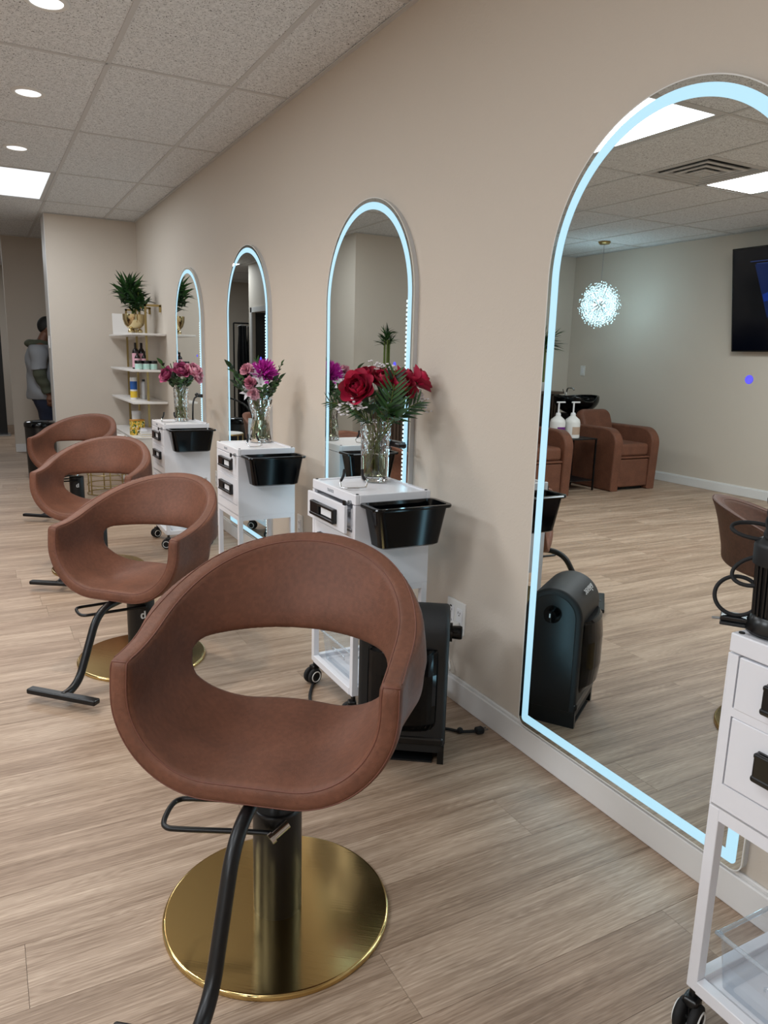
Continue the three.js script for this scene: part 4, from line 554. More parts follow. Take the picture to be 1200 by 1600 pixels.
leafSprig('leaf_sprig', 'leaf sprig rising behind the magenta chrysanthemum', [1.25, 1.01, -3.73], [1.262, 1.2, -3.74], 8, 0.035, 0.012, 2);
// pink roses
cur = bloomP;
for (let i = 0; i < 8; i++) { const a = i * Math.PI / 4 + 0.1, r = 0.06 + 0.012 * (i % 3); leafSprig('leaf_sprig', `dark leaf sprig tucked under the pink roses, pointing ${AIM[i]}`, sp(bloomP, 0.03, 0.2, a), sp(bloomP, r, 0.25 + 0.03 * (i % 2), a), 6, 0.045, 0.026, i % 4).userData.group = 'dark sprigs under the pink roses'; }
[[[1.068, 1.085, -4.93], [-0.8, 0.4, 0.5], 0.07, M.pink, 'deep pink rose at the left of the farthest vase'], [[1.145, 1.105, -4.92], [0, 0.7, 0.7], 0.078, M.pink, 'deep pink rose in the middle of the farthest vase'], [[1.215, 1.10, -4.92], [0.3, 0.7, 0.6], 0.085, M.palePink, 'pale pink rose right of the middle in the farthest vase'], [[1.24, 1.115, -4.96], [0.7, 0.7, 0.2], 0.07, M.palePink, 'pale pink rose at the right of the farthest vase'], [[1.232, 1.075, -4.91], [0.6, 0.3, 0.7], 0.06, M.palePink, 'low pale pink rose at the right of the farthest vase']].forEach(([t, d, s, m, l], i) => rose('pink_rose', l, t, d, s, m, sp(bloomP, 0.03, 0.022, 1 + i), sp(bloomP, 0.025, 0.2, 3 + i * 0.8)));
leafSprig('leaf_sprig', 'bright green leaf sprig at the upper left of the pink roses', [1.13, 1.01, -4.95], [1.03, 1.155, -4.93], 6, 0.06, 0.025, 2);
leafSprig('leaf_sprig', 'dark leaf sprig below the pink roses', [1.14, 1.005, -4.93], [1.19, 1.07, -4.89], 8, 0.045, 0.028, 0);
leafSprig('leaf_sprig', 'dark leaf sprig left of centre below the pink roses', [1.13, 1.005, -4.93], [1.095, 1.08, -4.90], 7, 0.045, 0.022, 3);
{ const o = thing('reed_fan', 'fan of dark trimmed reeds behind the pink roses', 'foliage', [1.14, 1.0, -4.97]); for (const [x, y] of [[-0.07, 0.15], [-0.05, 0.165], [-0.03, 0.175], [-0.01, 0.185], [0.015, 0.185]]) part('reed', rod([0, 0, 0], [x, y, -0.01], 0.003, 8), M.stemDark, o); }

// ---------------------------------------------------------------- corner shelf with its things
const SHX = 1.17, SHZ0 = -8.07, SHZ1 = -6.85;
{
  const o = thing('corner_shelf', 'white shelves on a gold metal frame in the corner by the partition', 'shelf'), b = 0.018;
  for (const y of [1.39, 1.075, 0.795]) part('shelf_board', rb(WX - 0.004 - SHX, 0.018, SHZ1 - SHZ0, 0.003, (WX - 0.004 + SHX) / 2, y - 0.009, (SHZ0 + SHZ1) / 2), M.shelf, o);
  for (const z of [-7.03, -7.5, -8.02]) part('frame', merge([bx(b, 1.16, b, 1.335, 0.485 + 0.58, z), bx(WX - 1.326, b, b, (WX + 1.326) / 2, 1.636, z), bx(b, 0.06, b, WX - 0.012, 1.61, z)].map((g) => z < -7.9 ? g.scale(1, 1, 1) : g)), M.gold, o);
  const c = thing('low_cabinet', 'low white cabinet under the gold-framed shelves', 'cabinet', [0, 0, 0]);
  part('carcass', rb(WX - 0.02 - SHX, 0.47, 1.2, 0.003, (WX - 0.02 + SHX) / 2, 0.235, -7.46), M.shelf, c); part('top', rb(WX - 0.017 - SHX + 0.01, 0.014, 1.22, 0.003, (WX - 0.017 + SHX - 0.01) / 2, 0.478, -7.46), M.shelf, c);
  for (const z of [-7.76, -7.16]) part('door', rb(0.012, 0.44, 0.59, 0.003, SHX - 0.006, 0.24, z), M.shelf, c);
}
function leafyPlant(o, base, n, L, w, spread, seedK) { const geo = leafGeo(1, w / L, 0.45, 0.2, 8); for (let i = 0; i < n; i++) { const a = i * 2.4 + seedK, el = rr(0.25, 1.35), q = part('leaf', geo, M.leaf[i % 4], o, [base[0] + rr(-0.03, 0.03), base[1] + rr(0, 1) * spread, base[2] + rr(-0.03, 0.03)]); orient(q, [Math.cos(el) * Math.cos(a), Math.sin(el), Math.cos(el) * Math.sin(a)], rr(-0.4, 0.4)); q.scale.setScalar(L * rr(0.7, 1.15)); } }
{
  const P = [1.275, 1.39, -7.25], o = thing('gold_planter', 'polished gold bowl planter on the top shelf', 'planter', P);
  part('bowl', lathe([[0, 0.05], [0.03, 0.04], [0.06, 0.05], [0.085, 0.08], [0.099, 0.125], [0.101, 0.17], [0.098, 0.172], [0.096, 0.165], [0.09, 0.13], [0, 0.12]], 48), M.goldShiny, o);
  for (let i = 0; i < 3; i++) { const a = i * 2.1 + 0.4; part('foot', new THREE.SphereGeometry(0.022, 20, 14).translate(0.05 * Math.cos(a), 0.022, 0.05 * Math.sin(a)), M.goldShiny, o); }
  part('soil', new THREE.CylinderGeometry(0.093, 0.093, 0.008, 32).translate(0, 0.145, 0), M.dark, o);
  const p = thing('potted_plant', 'bushy dark green plant with arching lance leaves in the gold bowl', 'plant', [P[0], P[1] + 0.149, P[2]]);
  for (let i = 0; i < 6; i++) part('stem', tube([[rr(-0.03, 0.03), 0, rr(-0.03, 0.03)], [rr(-0.05, 0.05), 0.12, rr(-0.05, 0.05)], [rr(-0.08, 0.06), rr(0.2, 0.3), rr(-0.08, 0.08)]], 0.005, 12, 7), M.stem, p);
  leafyPlant(p, [-0.03, 0.13, 0], 84, 0.17, 0.024, 0.14, 0.3); leafyPlant(p, [0.02, 0.03, 0.02], 36, 0.14, 0.026, 0.12, 1.1); leafyPlant(p, [0.06, 0.06, 0.02], 22, 0.13, 0.03, 0.08, 2.2); leafyPlant(p, [-0.08, 0.1, 0], 18, 0.13, 0.026, 0.1, 0.9);
  single('white_board', 'plain white panel leaning behind the gold planter', 'panel', rb(0.17, 0.2, 0.02, 0.003, 0, 0.1, 0), M.shelf, [1.27, 1.39, -7.9], [-0.06, 0, 0]);
}
const label = (r, y0, y1) => new THREE.CylinderGeometry(r + 0.0006, r + 0.0006, y1 - y0, 32, 1, true).translate(0, (y0 + y1) / 2, 0);
const pinkLabel = std({ color: 0xd9a7b4, roughness: 0.6 }), mintLabel = std({ color: 0xb4d8cf, roughness: 0.6 }), amber = std({ color: 0x150c0d, roughness: 0.25 });
{
  const bottle = (h, r, pos, l) => { const o = thing('dark_bottle', l, 'bottle', pos); part('bottle_body', lathe([[0, 0], [r, 0], [r, h * 0.62], [r * 0.8, h * 0.72], [r * 0.36, h * 0.8], [r * 0.36, h], [0, h]], 28), amber, o); part('label', label(r, h * 0.06, h * 0.6), pinkLabel, o); return o; };
  bottle(0.235, 0.03, [1.27, 1.075, -7.22], 'taller dark bottle with pink label at the left of the second shelf'); bottle(0.235, 0.032, [1.33, 1.075, -7.26], 'taller dark bottle with pink label, right of its twin on the second shelf');
  bottle(0.16, 0.026, [1.265, 1.075, -7.1], 'short dark bottle with pink label in front of the taller left bottle'); bottle(0.16, 0.026, [1.325, 1.075, -7.1], 'short dark bottle with pink label behind the mint jars, by the gold post');
  const jar = (x, z, l) => { const o = thing('cosmetic_jar', l, 'jar', [x, 1.075, z]); part('jar_body', lathe([[0, 0], [0.03, 0], [0.031, 0.004], [0.031, 0.052], [0.028, 0.055], [0, 0.055]], 28), M.whitePlastic, o); part('label', label(0.031, 0.006, 0.05), mintLabel, o); part('lid', lathe([[0.032, 0.054], [0.033, 0.06], [0.033, 0.078], [0.03, 0.08], [0, 0.08]], 28), M.blackPlastic, o); };
  jar(1.245, -6.95, 'mint-labelled jar with black lid at the left on the second shelf'); jar(1.31, -6.95, 'mint-labelled jar with black lid in the middle on the second shelf'); jar(1.375, -6.95, 'mint-labelled jar with black lid right of the gold post on the second shelf');
  const c = thing('tall_canister', 'tall canister printed blue and yellow on the third shelf', 'canister', [1.255, 0.795, -7.3]); part('can_body', cyl(0.031, 0.031, 0.18, 0, 0.09, 0, 32), M.whitePlastic, c); part('lid', cyl(0.0315, 0.0315, 0.03, 0, 0.185, 0, 32), M.whitePlastic, c);
  part('blue_print', label(0.031, 0.09, 0.165), std({ color: 0x24579e, roughness: 0.5 }), c); part('yellow_print', label(0.031, 0.015, 0.075), std({ color: 0xe0bd3a, roughness: 0.5 }), c);
  const sp2 = thing('slim_spray_can', 'slim silver spray can beside the tall canister', 'spray can', [1.345, 0.795, -7.3]); part('can_body', lathe([[0, 0], [0.019, 0], [0.02, 0.005], [0.02, 0.15], [0.012, 0.165], [0, 0.166]], 24), M.alu, sp2); part('cap', cyl(0.013, 0.012, 0.02, 0, 0.174, 0, 20), M.blackPlastic, sp2);
  const j = thing('white_jar', 'white lidded jar standing on the low cabinet', 'jar', [1.27, 0.485, -7.3]); part('jar_body', cyl(0.04, 0.04, 0.17, 0, 0.085, 0, 32), M.whitePlastic, j); part('lid', cyl(0.042, 0.042, 0.03, 0, 0.185, 0, 32), M.paper, j);
  const floral = canvasTex(256, 256, (g, w, h) => { g.fillStyle = '#e3b93d'; g.fillRect(0, 0, w, h); let s = 5; const q = () => { s = (s * 16807) % 2147483647; return s / 2147483647; }; for (let i = 0; i < 70; i++) { g.fillStyle = ['#2f5a2a', '#f2ead8', '#3b7a38', '#c9772c', '#1d3a1c', '#f4e07a'][Math.floor(q() * 6)]; g.beginPath(); g.ellipse(q() * w, q() * h, 8 + q() * 22, 5 + q() * 10, q() * 3.14, 0, 6.3); g.fill(); } });
  const f = thing('floral_box', 'yellow box with a green floral print on the low cabinet', 'box', [1.235, 0.485, -7.08], 0.2); part('box', rb(0.12, 0.13, 0.06, 0.003, 0, 0.065, 0), std({ map: floral, roughness: 0.6 }), f); part('lid', rb(0.124, 0.014, 0.064, 0.003, 0, 0.133, 0), std({ color: 0xc98d3a, roughness: 0.6 }), f);
  const book = (y, h, w, d, turn, cover, l) => { const o = thing('book', l, 'book', [1.335, y, -6.97], turn); part('pages', bx(w - 0.006, h - 0.006, d - 0.008, 0, h / 2, 0), M.paper, o); part('cover', merge([bx(w, 0.003, d, 0, 0.0015, 0), bx(w, 0.003, d, 0, h - 0.0015, 0), bx(0.003, h, d, w / 2 - 0.0015, h / 2, 0)]), cover, o); };
  book(0.485, 0.022, 0.2, 0.16, 0.1, std({ color: 0xc9b27c, roughness: 0.6 }), 'tan book at the bottom of the stack on the low cabinet'); book(0.507, 0.028, 0.19, 0.155, -0.08, M.paper, 'white book in the middle of the stack on the low cabinet'); book(0.535, 0.02, 0.15, 0.12, 0.35, std({ color: 0xc6c2cc, roughness: 0.6 }), 'small pale book on top of the stack on the low cabinet');
}
{ // round gold wire table
  const o = thing('wire_table', 'round gold wire side table beside the low cabinet', 'table', [0.92, 0, -6.84]), R = 0.165, ring = (r, y, t = 0.004) => new THREE.TorusGeometry(r, t, 8, 48).rotateX(Math.PI / 2).translate(0, y, 0);
  part('ring', ring(R, 0.5, 0.006), M.gold, o); part('ring', ring(R, 0.18), M.gold, o); part('ring', ring(R, 0.09), M.gold, o); part('ring', ring(R, 0.012, 0.005), M.gold, o);
  for (let i = 0; i < 6; i++) { const a = i / 6 * 6.283 + 0.5; part('leg', rod([R * Math.cos(a), 0.008, R * Math.sin(a)], [R * Math.cos(a), 0.5, R * Math.sin(a)], 0.006), M.gold, o); }
  part('table_top', cyl(R - 0.004, R - 0.004, 0.012, 0, 0.505, 0, 48), M.shelf, o);
}
{ // trash can
  const o = thing('trash_can', 'tall black trash can with a domed lid in front of the partition', 'trash can', [0.475, 0, -7.86]);
  part('can_body', lathe([[0, 0], [0.125, 0], [0.13, 0.006], [0.138, 0.5], [0.134, 0.505], [0, 0.505]], 48), M.blackPlastic, o); part('lid', lathe([[0.14, 0.5], [0.144, 0.51], [0.144, 0.535], [0.13, 0.553], [0.08, 0.562], [0, 0.564]], 48), M.blackGloss, o); part('lid_flap', rb(0.14, 0.006, 0.05, 0.003, 0, 0.563, 0.05), M.greyPlastic, o, [0, 0, 0], [0.06, 0, 0]);
}

// ---------------------------------------------------------------- person behind the partition
{
  const o0 = [0.62, 0, -9.12], sh = 0.185, J = { hip: [-0.02, 0.74], knee: [0.03, 0.41], ank: [-0.01, 0.08] };
  const head = (p) => { let d = ellipsoid(p, [0.07, 1.468, 0], [0.088, 0.098, 0.072]); d = smin(d, capsule(p, [0.095, 1.405, 0], [0.13, 1.39, 0], 0.05, 0.032), 0.03); d = smin(d, capsule(p, [0.158, 1.46, 0], [0.172, 1.437, 0], 0.008, 0.013), 0.015); for (const s of [-1, 1]) { d = smin(d, ellipsoid(p, [0.06, 1.455, s * 0.074], [0.018, 0.03, 0.008]), 0.008); d = smax(d, -(Math.hypot(p[0] - 0.158, p[1] - 1.468, p[2] - s * 0.03) - 0.012), 0.008); } d = smax(d, -ellipsoid(p, [0.168, 1.402, 0], [0.012, 0.003, 0.022]), 0.004); return d; };
  const torso = (p) => { let d = ellipsoid(p, [-0.03, 1.1, 0], [0.118, 0.2, 0.17]); d = smin(d, ellipsoid(p, [-0.005, 0.88, 0], [0.12, 0.2, 0.15]), 0.1); d = smin(d, ellipsoid(p, [-0.02, 0.74, 0], [0.115, 0.11, 0.15]), 0.08); for (const s of [-1, 1]) d = smin(d, capsule(p, [-0.03, 1.22, s * 0.06], [-0.05, 1.18, s * sh], 0.06, 0.055), 0.06); return d; };
  const leg = (p, s) => smin(capsule(p, [J.hip[0], J.hip[1], s * 0.08], [J.knee[0], J.knee[1], s * 0.09], 0.088, 0.058), capsule(p, [J.knee[0], J.knee[1], s * 0.09], [J.ank[0], J.ank[1], s * 0.09], 0.055, 0.038), 0.03);
  const foot = (p, s) => smin(capsule(p, [-0.03, 0.035, s * 0.09], [0.05, 0.035, s * 0.095], 0.034, 0.034), capsule(p, [0.05, 0.03, s * 0.095], [0.14, 0.024, s * 0.1], 0.034, 0.026), 0.03);
  const EL = (s) => [-0.055, 0.955, s * 0.235], WR = (s) => [0.025, 0.755, s * 0.215];
  const upArm = (p, s) => capsule(p, [-0.05, 1.19, s * sh], EL(s), 0.054, 0.043), foArm = (p, s) => capsule(p, EL(s), WR(s), 0.043, 0.03);
  const hand = (p, s) => { const w = WR(s); let d = smin(capsule(p, w, [w[0] + 0.012, w[1] - 0.05, w[2]], 0.026, 0.026), capsule(p, [w[0] - 0.008, w[1] - 0.055, w[2]], [w[0] + 0.034, w[1] - 0.055, w[2]], 0.02, 0.02), 0.02);
    [[-0.018, 0.05], [-0.002, 0.06], [0.016, 0.062], [0.034, 0.054]].forEach(([x, L], i) => { const b = [w[0] + x, w[1] - 0.07, w[2]], m = [b[0] + 0.004, b[1] - L * 0.55, b[2] - s * 0.008], e = [m[0] - 0.002, m[1] - L * 0.45, m[2] - s * 0.02]; d = smin(d, smin(capsule(p, b, m, 0.0095, 0.0085), capsule(p, m, e, 0.0085, 0.0072), 0.004), 0.005); });
    const t0 = [w[0] + 0.03, w[1] - 0.025, w[2] - s * 0.01], t1 = [w[0] + 0.052, w[1] - 0.055, w[2] - s * 0.016], t2 = [w[0] + 0.05, w[1] - 0.088, w[2] - s * 0.02]; return smin(d, smin(capsule(p, t0, t1, 0.0115, 0.0095), capsule(p, t1, t2, 0.0095, 0.008), 0.006), 0.008); };
  const bodyF = (x, y, z) => { const p = [x, y, z]; let d = torso(p); d = smin(d, capsule(p, [-0.02, 1.26, 0], [0.045, 1.40, 0], 0.058, 0.05), 0.04); for (const s of [-1, 1]) { d = smin(d, leg(p, s), 0.04); d = smin(d, foot(p, s), 0.02); d = smin(d, smin(upArm(p, s), foArm(p, s), 0.02), 0.03); } return d; };
  const skin = std({ color: 0x6b4634, roughness: 0.6 });
  const plain = (g) => { const h = g.toNonIndexed(); return h; };
  const P = new THREE.Mesh(mergeGeometries([plain(surfaceNets(bodyF, [-0.25, -0.02, -0.32], [0.26, 1.45, 0.32], 0.0125)), plain(surfaceNets((x, y, z) => head([x, y, z]), [-0.06, 1.3, -0.12], [0.22, 1.6, 0.12], 0.005)), ...[-1, 1].map((s) => plain(surfaceNets((x, y, z) => hand([x, y, z], s), [-0.06, 0.58, s * 0.215 - 0.07], [0.13, 0.8, s * 0.215 + 0.07], 0.0035)))]), skin);
  P.name = nameOf('person'); P.position.set(...o0); scene.add(P); tag(P, 'person in grey t-shirt over an olive hoodie, seen from behind the partition edge', 'person');
  const cloth = (name, fn, lo, hi, mat, c = 0.0125) => part(name, surfaceNets(fn, lo, hi, c), mat, P);
  const tee = std({ color: 0x85878b, roughness: 0.9 }), olive = std({ color: 0x474a3c, roughness: 0.95 }), denim = std({ color: 0x141b2e, roughness: 0.9 }), hairM = std({ color: 0x0b0a0a, roughness: 0.7 });
  cloth('t_shirt', (x, y, z) => { const p = [x, y, z], f = 0.006 * Math.sin(y * 28 + z * 14 + x * 9); let d = torso(p) - 0.026 - 0.02 * sstep(1.0, 0.72, y) + f; for (const s of [-1, 1]) d = smin(d, smax(upArm(p, s) - 0.034 + f, 1.015 - y + 0.1 * (x + 0.05), 0.01), 0.03); return smax(smax(d, y - 1.275, 0.02), 0.69 - y, 0.008); }, [-0.26, 0.64, -0.34], [0.26, 1.32, 0.34], tee);
  cloth('hoodie', (x, y, z) => { const p = [x, y, z], f = 0.005 * Math.sin(y * 60 + z * 10) * sstep(1.05, 0.85, y); let d = 1; for (const s of [-1, 1]) d = Math.min(d, smax(smin(upArm(p, s) - 0.018, foArm(p, s) - 0.02, 0.02) + f, y - 1.06, 0.01)); d = smax(d, 0.765 - y + 0.3 * (x - 0.025), 0.008); let h = ellipsoid(p, [-0.09, 1.285, 0], [0.085, 0.05, 0.1]); h = smin(h, smax(capsule(p, [-0.03, 1.27, 0], [0.03, 1.33, 0], 0.085, 0.075), y - 1.335 + 0.2 * (x + 0.05), 0.01), 0.03); h = smax(h, -ellipsoid(p, [-0.06, 1.34, 0], [0.06, 0.03, 0.06]), 0.015); return Math.min(d, h); }, [-0.26, 0.68, -0.34], [0.2, 1.42, 0.34], olive);
  cloth('jeans', (x, y, z) => { const p = [x, y, z], f = 0.005 * Math.sin(y * 40 + x * 20); let d = smax(torso(p) - 0.014, y - 0.78, 0.01); d = smax(d, 0.62 - y, 0.02); for (const s of [-1, 1]) d = smin(d, capsule(p, [J.hip[0], J.hip[1] - 0.02, s * 0.08], [J.knee[0], J.knee[1], s * 0.09], 0.105, 0.078) + f, 0.02), d = smin(d, smax(capsule(p, [J.knee[0], J.knee[1], s * 0.09], [J.ank[0], J.ank[1] - 0.06, s * 0.09], 0.076, 0.066) + f, 0.03 - y, 0.01), 0.02); return d; }, [-0.24, 0.0, -0.3], [0.24, 0.82, 0.3], denim);
  cloth('hair', (x, y, z) => { const p = [x, y, z]; let d = ellipsoid(p, [0.062, 1.478, 0], [0.098, 0.102, 0.084]); d = smax(d, -(ellipsoid(p, [0.07, 1.468, 0], [0.086, 0.096, 0.07])), 0.004); d = smax(d, x - 0.13 + 1.2 * Math.max(0, 1.52 - y), 0.01); return smax(d, 1.40 - y, 0.01); }, [-0.06, 1.36, -0.11], [0.2, 1.62, 0.11], hairM, 0.006);
  for (const s of [-1, 1]) part('shoe', surfaceNets((x, y, z) => smax(foot([x, y, z], s) - 0.01, 0.002 - y, 0.004), [-0.1, -0.01, s * 0.095 - 0.07], [0.2, 0.1, s * 0.095 + 0.07], 0.008), M.blackMatte, P);
}

// ---------------------------------------------------------------- far end, seen past the wall edge and in the third mirror
{
  const gown = std({ color: 0x08090c, roughness: 0.35 });
  const rack = thing('gown_rack', 'dark garment rack at the far end of the corridor', 'rack', [-0.92, 0, -11.6]); part('rail', rod([-0.3, 1.7, 0], [0.3, 1.7, 0], 0.012), M.blackMetal, rack);
  for (const x of [-0.3, 0.3]) part('post', merge([rod([x, 0, 0], [x, 1.7, 0], 0.012), rod([x, 0.012, -0.2], [x, 0.012, 0.2], 0.012)]), M.blackMetal, rack);
  const drape = (w, h, ph) => { const l = []; for (const y of [0, h * 0.3, h * 0.7, h * 0.92, h]) { const r = []; for (let i = 0; i < 40; i++) { const a = i / 40 * Math.PI * 2, k = y > h * 0.9 ? 0.75 : 1; r.push([-(w / 2 * k) * Math.cos(a), y, (0.05 + 0.014 * Math.sin(a * 9 + ph)) * Math.sin(a) * k]); } l.push(r.reverse()); } return loft(l); };
  [[-1.07, 'shiny black salon gown hanging leftmost on the dark rack'], [-0.91, 'shiny black salon gown in the middle of the dark rack'], [-0.76, 'shiny black salon gown nearest the corridor on the dark rack']].forEach(([x, l], i) => { const o = thing('hanging_gown', l, 'gown', [x, 0.2, -11.6], 0.5); part('cloth', drape(0.17, 1.46, i), gown, o); part('hanger', polyrod([[-0.07, 1.45, 0], [0, 1.48, 0], [0.07, 1.45, 0]], 0.004), M.steel, o); part('hook', tube([[0, 1.48, 0], [0, 1.5, 0], [0.012, 1.515, 0], [0, 1.525, 0]], 0.003, 12, 6), M.steel, o); });
  const g = thing('dark_screen', 'tall dark folding screen at the left edge of the photo behind the far wall', 'screen', [0.2, 0, -12.0], 0.0); part('panel', rb(0.13, 1.95, 0.03, 0.004, 0.03, 0.985, 0), gown, g); part('panel', rb(0.2, 1.6, 0.03, 0.004, -0.16, 1.1, 0.03), std({ color: 0x1a2730, roughness: 0.3 }), g); part('frame', merge([rb(0.03, 1.95, 0.04, 0.004, -0.06, 0.985, 0.03), rb(0.26, 0.03, 0.04, 0.004, -0.16, 1.16, 0.035), bx(0.3, 0.02, 0.3, -0.02, 0.012, 0)]), M.steel, g);
}

// ---------------------------------------------------------------- shampoo corner, seen in the mirrors
const armSide = (() => { const s = new THREE.Shape(); s.moveTo(-0.36, 0.02); s.lineTo(0.33, 0.02); s.lineTo(0.35, 0.45); s.absarc(0.21, 0.46, 0.14, 0, Math.PI / 2, false); s.lineTo(-0.3, 0.6); s.absarc(-0.3, 0.54, 0.06, Math.PI / 2, Math.PI, false); s.lineTo(-0.36, 0.02); return new THREE.ExtrudeGeometry(s, { depth: 0.07, bevelEnabled: true, bevelSize: 0.018, bevelThickness: 0.018, bevelSegments: 4, curveSegments: 16 }).translate(0, 0, -0.035).rotateY(-Math.PI / 2); })();
function recliner(pos, l) {
  const o = thing('shampoo_chair', l, 'chair', pos), lm = M.leather;
  for (const s of [-1, 1]) part('arm', uvBox(armSide.clone()), lm, o, [s * 0.25, 0, 0]);
  part('seat', uvBox(rb(0.4, 0.13, 0.5, 0.035, 0, 0.4, 0.08, 4)), lm, o); part('front_panel', uvBox(rb(0.4, 0.28, 0.05, 0.015, 0, 0.175, 0.31)), lm, o); part('leg_rest', uvBox(rb(0.4, 0.02, 0.06, 0.008, 0, 0.33, 0.315)), lm, o);
  const b = part('backrest', uvBox(surfaceNets((x, y, z) => { const p = Math.hypot(Math.max(Math.abs(x) - 0.13, 0), Math.max(Math.abs(y) - 0.16, 0)) - 0.08; return smax(p, Math.abs(z) - 0.05 - 0.02 * (1 - (y / 0.25) ** 2), 0.05); }, [-0.24, -0.28, -0.1], [0.24, 0.28, 0.1], 0.014)), lm, o, [0, 0.53, -0.24], [-0.3, 0, 0]);
  part('base', bx(0.5, 0.04, 0.6, 0, 0.02, -0.03), M.blackMatte, o); return o;
}
function sink(pos, l) {
  const o = thing('shampoo_bowl', l, 'sink', pos);
  part('bowl', surfaceNets((x, y, z) => { const e = ellipsoid([x, y, z], [0, 0.06, 0], [0.26, 0.17, 0.22]), i = ellipsoid([x, y, z], [0, 0.075, 0], [0.235, 0.15, 0.195]); let d = smax(e, -i, 0.02); d = smax(d, y - 0.075 - 0.05 * Math.abs(x) * 2 + 0.04 * sstep(0.05, 0.2, z) * sstep(0.14, 0.05, Math.abs(x)), 0.012); return d; }, [-0.3, -0.14, -0.26], [0.3, 0.18, 0.26], 0.011), M.blackGloss, o, [0, 0.8, 0]);
  part('pedestal', merge([rb(0.16, 0.68, 0.14, 0.02, 0, 0.36, -0.1), rb(0.3, 0.04, 0.3, 0.01, 0, 0.02, -0.1)]), M.blackPlastic, o);
  part('faucet', merge([cyl(0.014, 0.012, 0.05, 0, 0.9, -0.17, 20), capped([[0, 0.9, -0.17], [0, 0.96, -0.15], [0, 0.965, -0.08], [0, 0.95, -0.05]], 0.009, 20, 10), rod([0.03, 0.9, -0.17], [0.05, 0.95, -0.17], 0.006)]), M.chrome, o); return o;
}
recliner([-2.79, 0, -5.66], 'brown leather shampoo recliner in the corner, seen in the largest mirror'); recliner([-1.62, 0, -5.62], 'brown leather shampoo recliner beside the white pump jugs, seen in the largest mirror');
sink([-2.79, 0, -6.22], 'black shampoo bowl behind the corner recliner, seen in the largest mirror'); sink([-1.62, 0, -6.19], 'black shampoo bowl behind the recliner beside the pump jugs');
{
  const o = thing('slatted_counter', 'brown slatted counter behind the shampoo bowls', 'counter', [-1.79, 0, -6.78]), br = std({ color: 0x4a382c, roughness: 0.6 }), w = 2.3;
  part('carcass', bx(w, 0.88, 0.26, 0, 0.44, -0.02), br, o); part('top', rb(w + 0.03, 0.03, 0.32, 0.004, 0, 0.897, 0), std({ color: 0x5a4a3e, roughness: 0.5 }), o);
  const sl = rb(0.026, 0.86, 0.018, 0.004, 0, 0.44, 0.118, 1); for (let i = 0; i < 57; i++) part('slat', sl, br, o, [-w / 2 + 0.025 + i * 0.0402, 0, 0]); for (let i = 0; i < 6; i++) part('slat', sl, br, o, [w / 2 - 0.112, 0, -0.1 + i * 0.04], [0, Math.PI / 2, 0]);
  const bam = (x, z, l, n, h, L) => { const p = thing('potted_bamboo', l, 'plant', [x, 0.912, z]); part('pot', lathe([[0, 0], [0.055, 0], [0.068, 0.1], [0.064, 0.1], [0.06, 0.09], [0, 0.085]], 32), M.whitePlastic, p); for (let i = 0; i < n; i++) { const a = i / n * 6.28, r = 0.026; part('stalk', merge([cyl(0.009, 0.008, h, r * Math.cos(a), 0.08 + h / 2, r * Math.sin(a), 12), ...[0.3, 0.55, 0.8].map((t) => new THREE.TorusGeometry(0.009, 0.0018, 6, 14).rotateX(Math.PI / 2).translate(r * Math.cos(a), 0.08 + h * t, r * Math.sin(a)))]), M.stem, p); } leafyPlant(p, [0, h + 0.02, 0], 70, L, 0.014 * L / 0.12, 0.12, 0.5); };
  bam(-2.74, -6.76, 'green potted plant on the counter, cut by the lit band of the largest mirror', 4, 0.4, 0.24); bam(-0.725, -6.76, 'bamboo stalks with a leafy top, seen in the mirror behind the red roses', 5, 0.42, 0.12);
  const t = thing('side_table', 'small black metal side table between the shampoo recliners', 'table', [-2.19, 0, -5.62]); part('table_top', rb(0.42, 0.012, 0.34, 0.003, 0, 0.51, 0), M.blackMetal, t); for (const x of [-0.2, 0.2]) for (const z of [-0.16, 0.16]) part('leg', bx(0.014, 0.505, 0.014, x, 0.2525, z), M.blackMetal, t); part('shelf', rb(0.4, 0.01, 0.32, 0.003, 0, 0.1, 0), M.blackMetal, t);
  const jug = (x, z, l, c) => { const j = thing('pump_jug', l, 'jug', [x, 0.516, z]); part('jug_body', lathe([[0, 0], [0.07, 0], [0.074, 0.008], [0.074, 0.15], [0.066, 0.18], [0.025, 0.215], [0.022, 0.23], [0, 0.23]], 32), M.whitePlastic, j); part('pump', merge([cyl(0.026, 0.02, 0.02, 0, 0.235, 0, 20), cyl(0.008, 0.008, 0.1, 0, 0.29, 0, 12), rb(0.1, 0.014, 0.02, 0.005, -0.025, 0.345, 0)]), M.paper, j); part('label', new THREE.CylinderGeometry(0.0746, 0.0746, 0.075, 24, 1, true, -0.7, 1.4).translate(0, 0.075, 0), std({ color: c, roughness: 0.6 }), j); };
  jug(-1.99, -5.58, 'white pump jug with a purple label on the black side table', 0x6a1f78); jug(-2.16, -5.56, 'white pump jug with a tan label on the black side table', 0xb39a86);
}
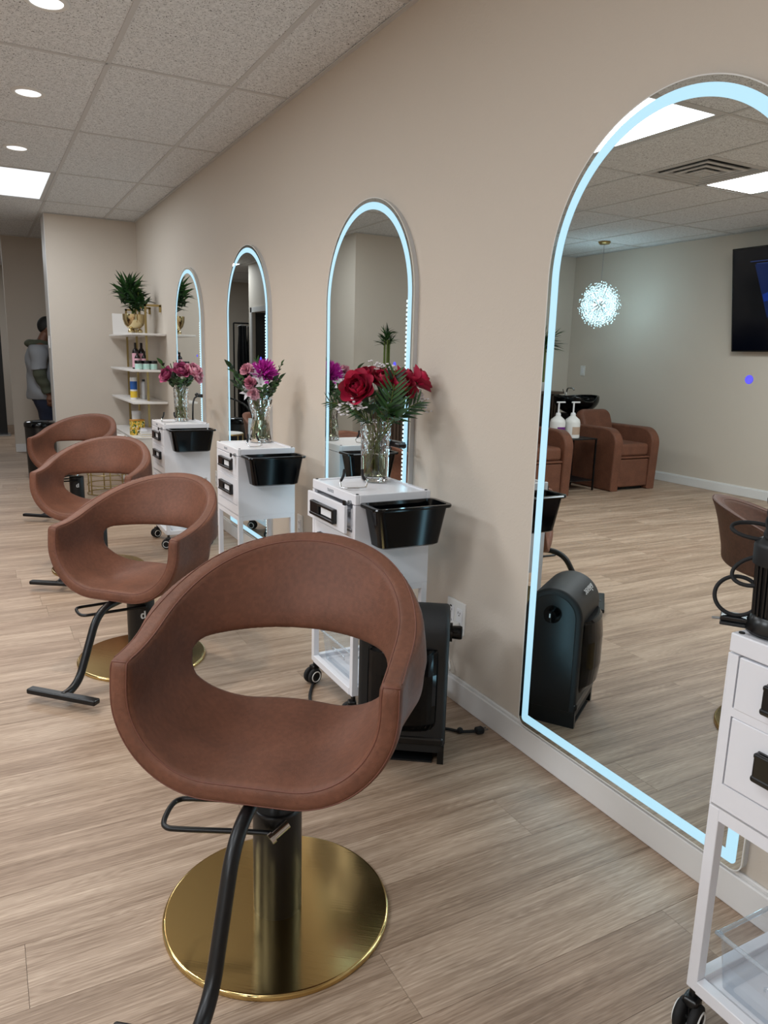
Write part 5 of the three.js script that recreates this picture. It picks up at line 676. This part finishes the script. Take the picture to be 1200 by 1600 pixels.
{ // wall television on the opposite wall
  const o = thing('television', 'wall-mounted television with a dim blue picture, seen in the largest mirror', 'television', [OX + 0.012, 1.39, -4.1], Math.PI / 2); o.rotation.order = 'YXZ'; o.rotation.x = 0.16;
  part('housing', rb(1.68, 0.945, 0.04, 0.006, 0, 0.4725, 0.03), M.blackPlastic, o); part('bracket', bx(0.5, 0.3, 0.012, 0, 0.4725, 0.004), M.blackMetal, o);
  const scr = canvasTex(1024, 576, (g, w, h) => { g.fillStyle = '#01030a'; g.fillRect(0, 0, w, h); g.fillStyle = '#0b1f4c'; g.beginPath(); g.moveTo(140, 90); g.lineTo(900, 60); g.lineTo(900, 380); g.lineTo(230, 420); g.closePath(); g.fill(); g.fillStyle = '#0a2f86'; g.beginPath(); g.moveTo(190, 260); g.quadraticCurveTo(420, 170, 900, 200); g.lineTo(900, 280); g.quadraticCurveTo(420, 260, 200, 300); g.closePath(); g.fill(); g.fillStyle = '#010208'; g.beginPath(); g.moveTo(190, 460); g.quadraticCurveTo(260, 290, 380, 300); g.quadraticCurveTo(520, 330, 560, 470); g.closePath(); g.fill(); g.fillStyle = '#2a3f78'; for (const [x, y, l] of [[110, 70, 150], [150, 84, 200], [600, 70, 180]]) g.fillRect(x, y, l, 4); });
  const p = new THREE.PlaneGeometry(1.65, 0.915).translate(0, 0.4725, 0.0505), uv = p.attributes.uv; for (let i = 0; i < uv.count; i++) uv.setX(i, 1 - uv.getX(i)); part('screen', p, phy({ color: 0x020204, emissive: 0xffffff, emissiveMap: scr, emissiveIntensity: 0.9, roughness: 0.12 }), o);
  const sw = thing('light_switch', 'white light switch on the opposite wall near the sparkling pendant', 'switch', [OX, 1.145, -7.03], Math.PI / 2); part('cover_plate', rb(0.075, 0.12, 0.008, 0.003, 0, 0, 0.004), M.whitePlastic, sw); part('rocker', rb(0.034, 0.068, 0.006, 0.002, 0, 0, 0.009), M.paper, sw);
}
{ // crystal pendant
  const o = thing('crystal_pendant', 'round sparkling crystal pendant lamp, seen in the largest mirror', 'pendant lamp', [-2.99, CY, -6.2]), cy = -0.645;
  part('canopy', lathe([[0, -0.028], [0.05, -0.026], [0.062, -0.012], [0.064, 0]], 32), M.gold, o); part('cable', rod([0, -0.02, 0], [0, cy, 0], 0.0025), M.steel, o);
  const rods = [], beads = []; for (let i = 0; i < 420; i++) { const t = (i + 0.5) / 420, y = 1 - 2 * t, a = i * 2.39996, r = Math.sqrt(1 - y * y), R = 0.165 + 0.06 * rnd(), d = [r * Math.cos(a) * R, y * R * 1.12, r * Math.sin(a) * R]; rods.push(rod(d.map((v) => v * 0.45), d, 0.0009, 4)); for (const k of [1, 0.88, 0.72]) beads.push(new THREE.OctahedronGeometry(0.0078 * (0.7 + 0.6 * rnd())).translate(d[0] * k, d[1] * k, d[2] * k)); }
  part('rod_burst', merge(rods), M.chrome, o, [0, cy, 0]).userData.kind = 'stuff';
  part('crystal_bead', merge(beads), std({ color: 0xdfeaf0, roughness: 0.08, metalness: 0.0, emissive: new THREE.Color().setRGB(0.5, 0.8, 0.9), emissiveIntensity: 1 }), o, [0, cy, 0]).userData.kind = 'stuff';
  const bulbMat = std({ color: 0xffffff, emissive: new THREE.Color().setRGB(0.8, 1, 1.1), emissiveIntensity: 2 });
  for (let i = 0; i < 6; i++) { const a = i * 1.047, p = [0.07 * Math.cos(a), cy + 0.06 * Math.sin(a * 2), 0.07 * Math.sin(a)]; part('bulb', new THREE.SphereGeometry(0.014, 16, 12), bulbMat, o, p); const l = new THREE.PointLight(new THREE.Color().setRGB(0.62, 0.88, 1.0), PENDANT_LIGHT / 6, 0, 2); l.position.set(...p); l.shadow.radius = 0.5; o.add(l); }
}
scene.traverse((o) => { if (o.isMesh) { o.castShadow = true; o.receiveShadow = true; } if (o.isSpotLight || o.isPointLight) o.castShadow = true; });
renderer.render(scene, camera);
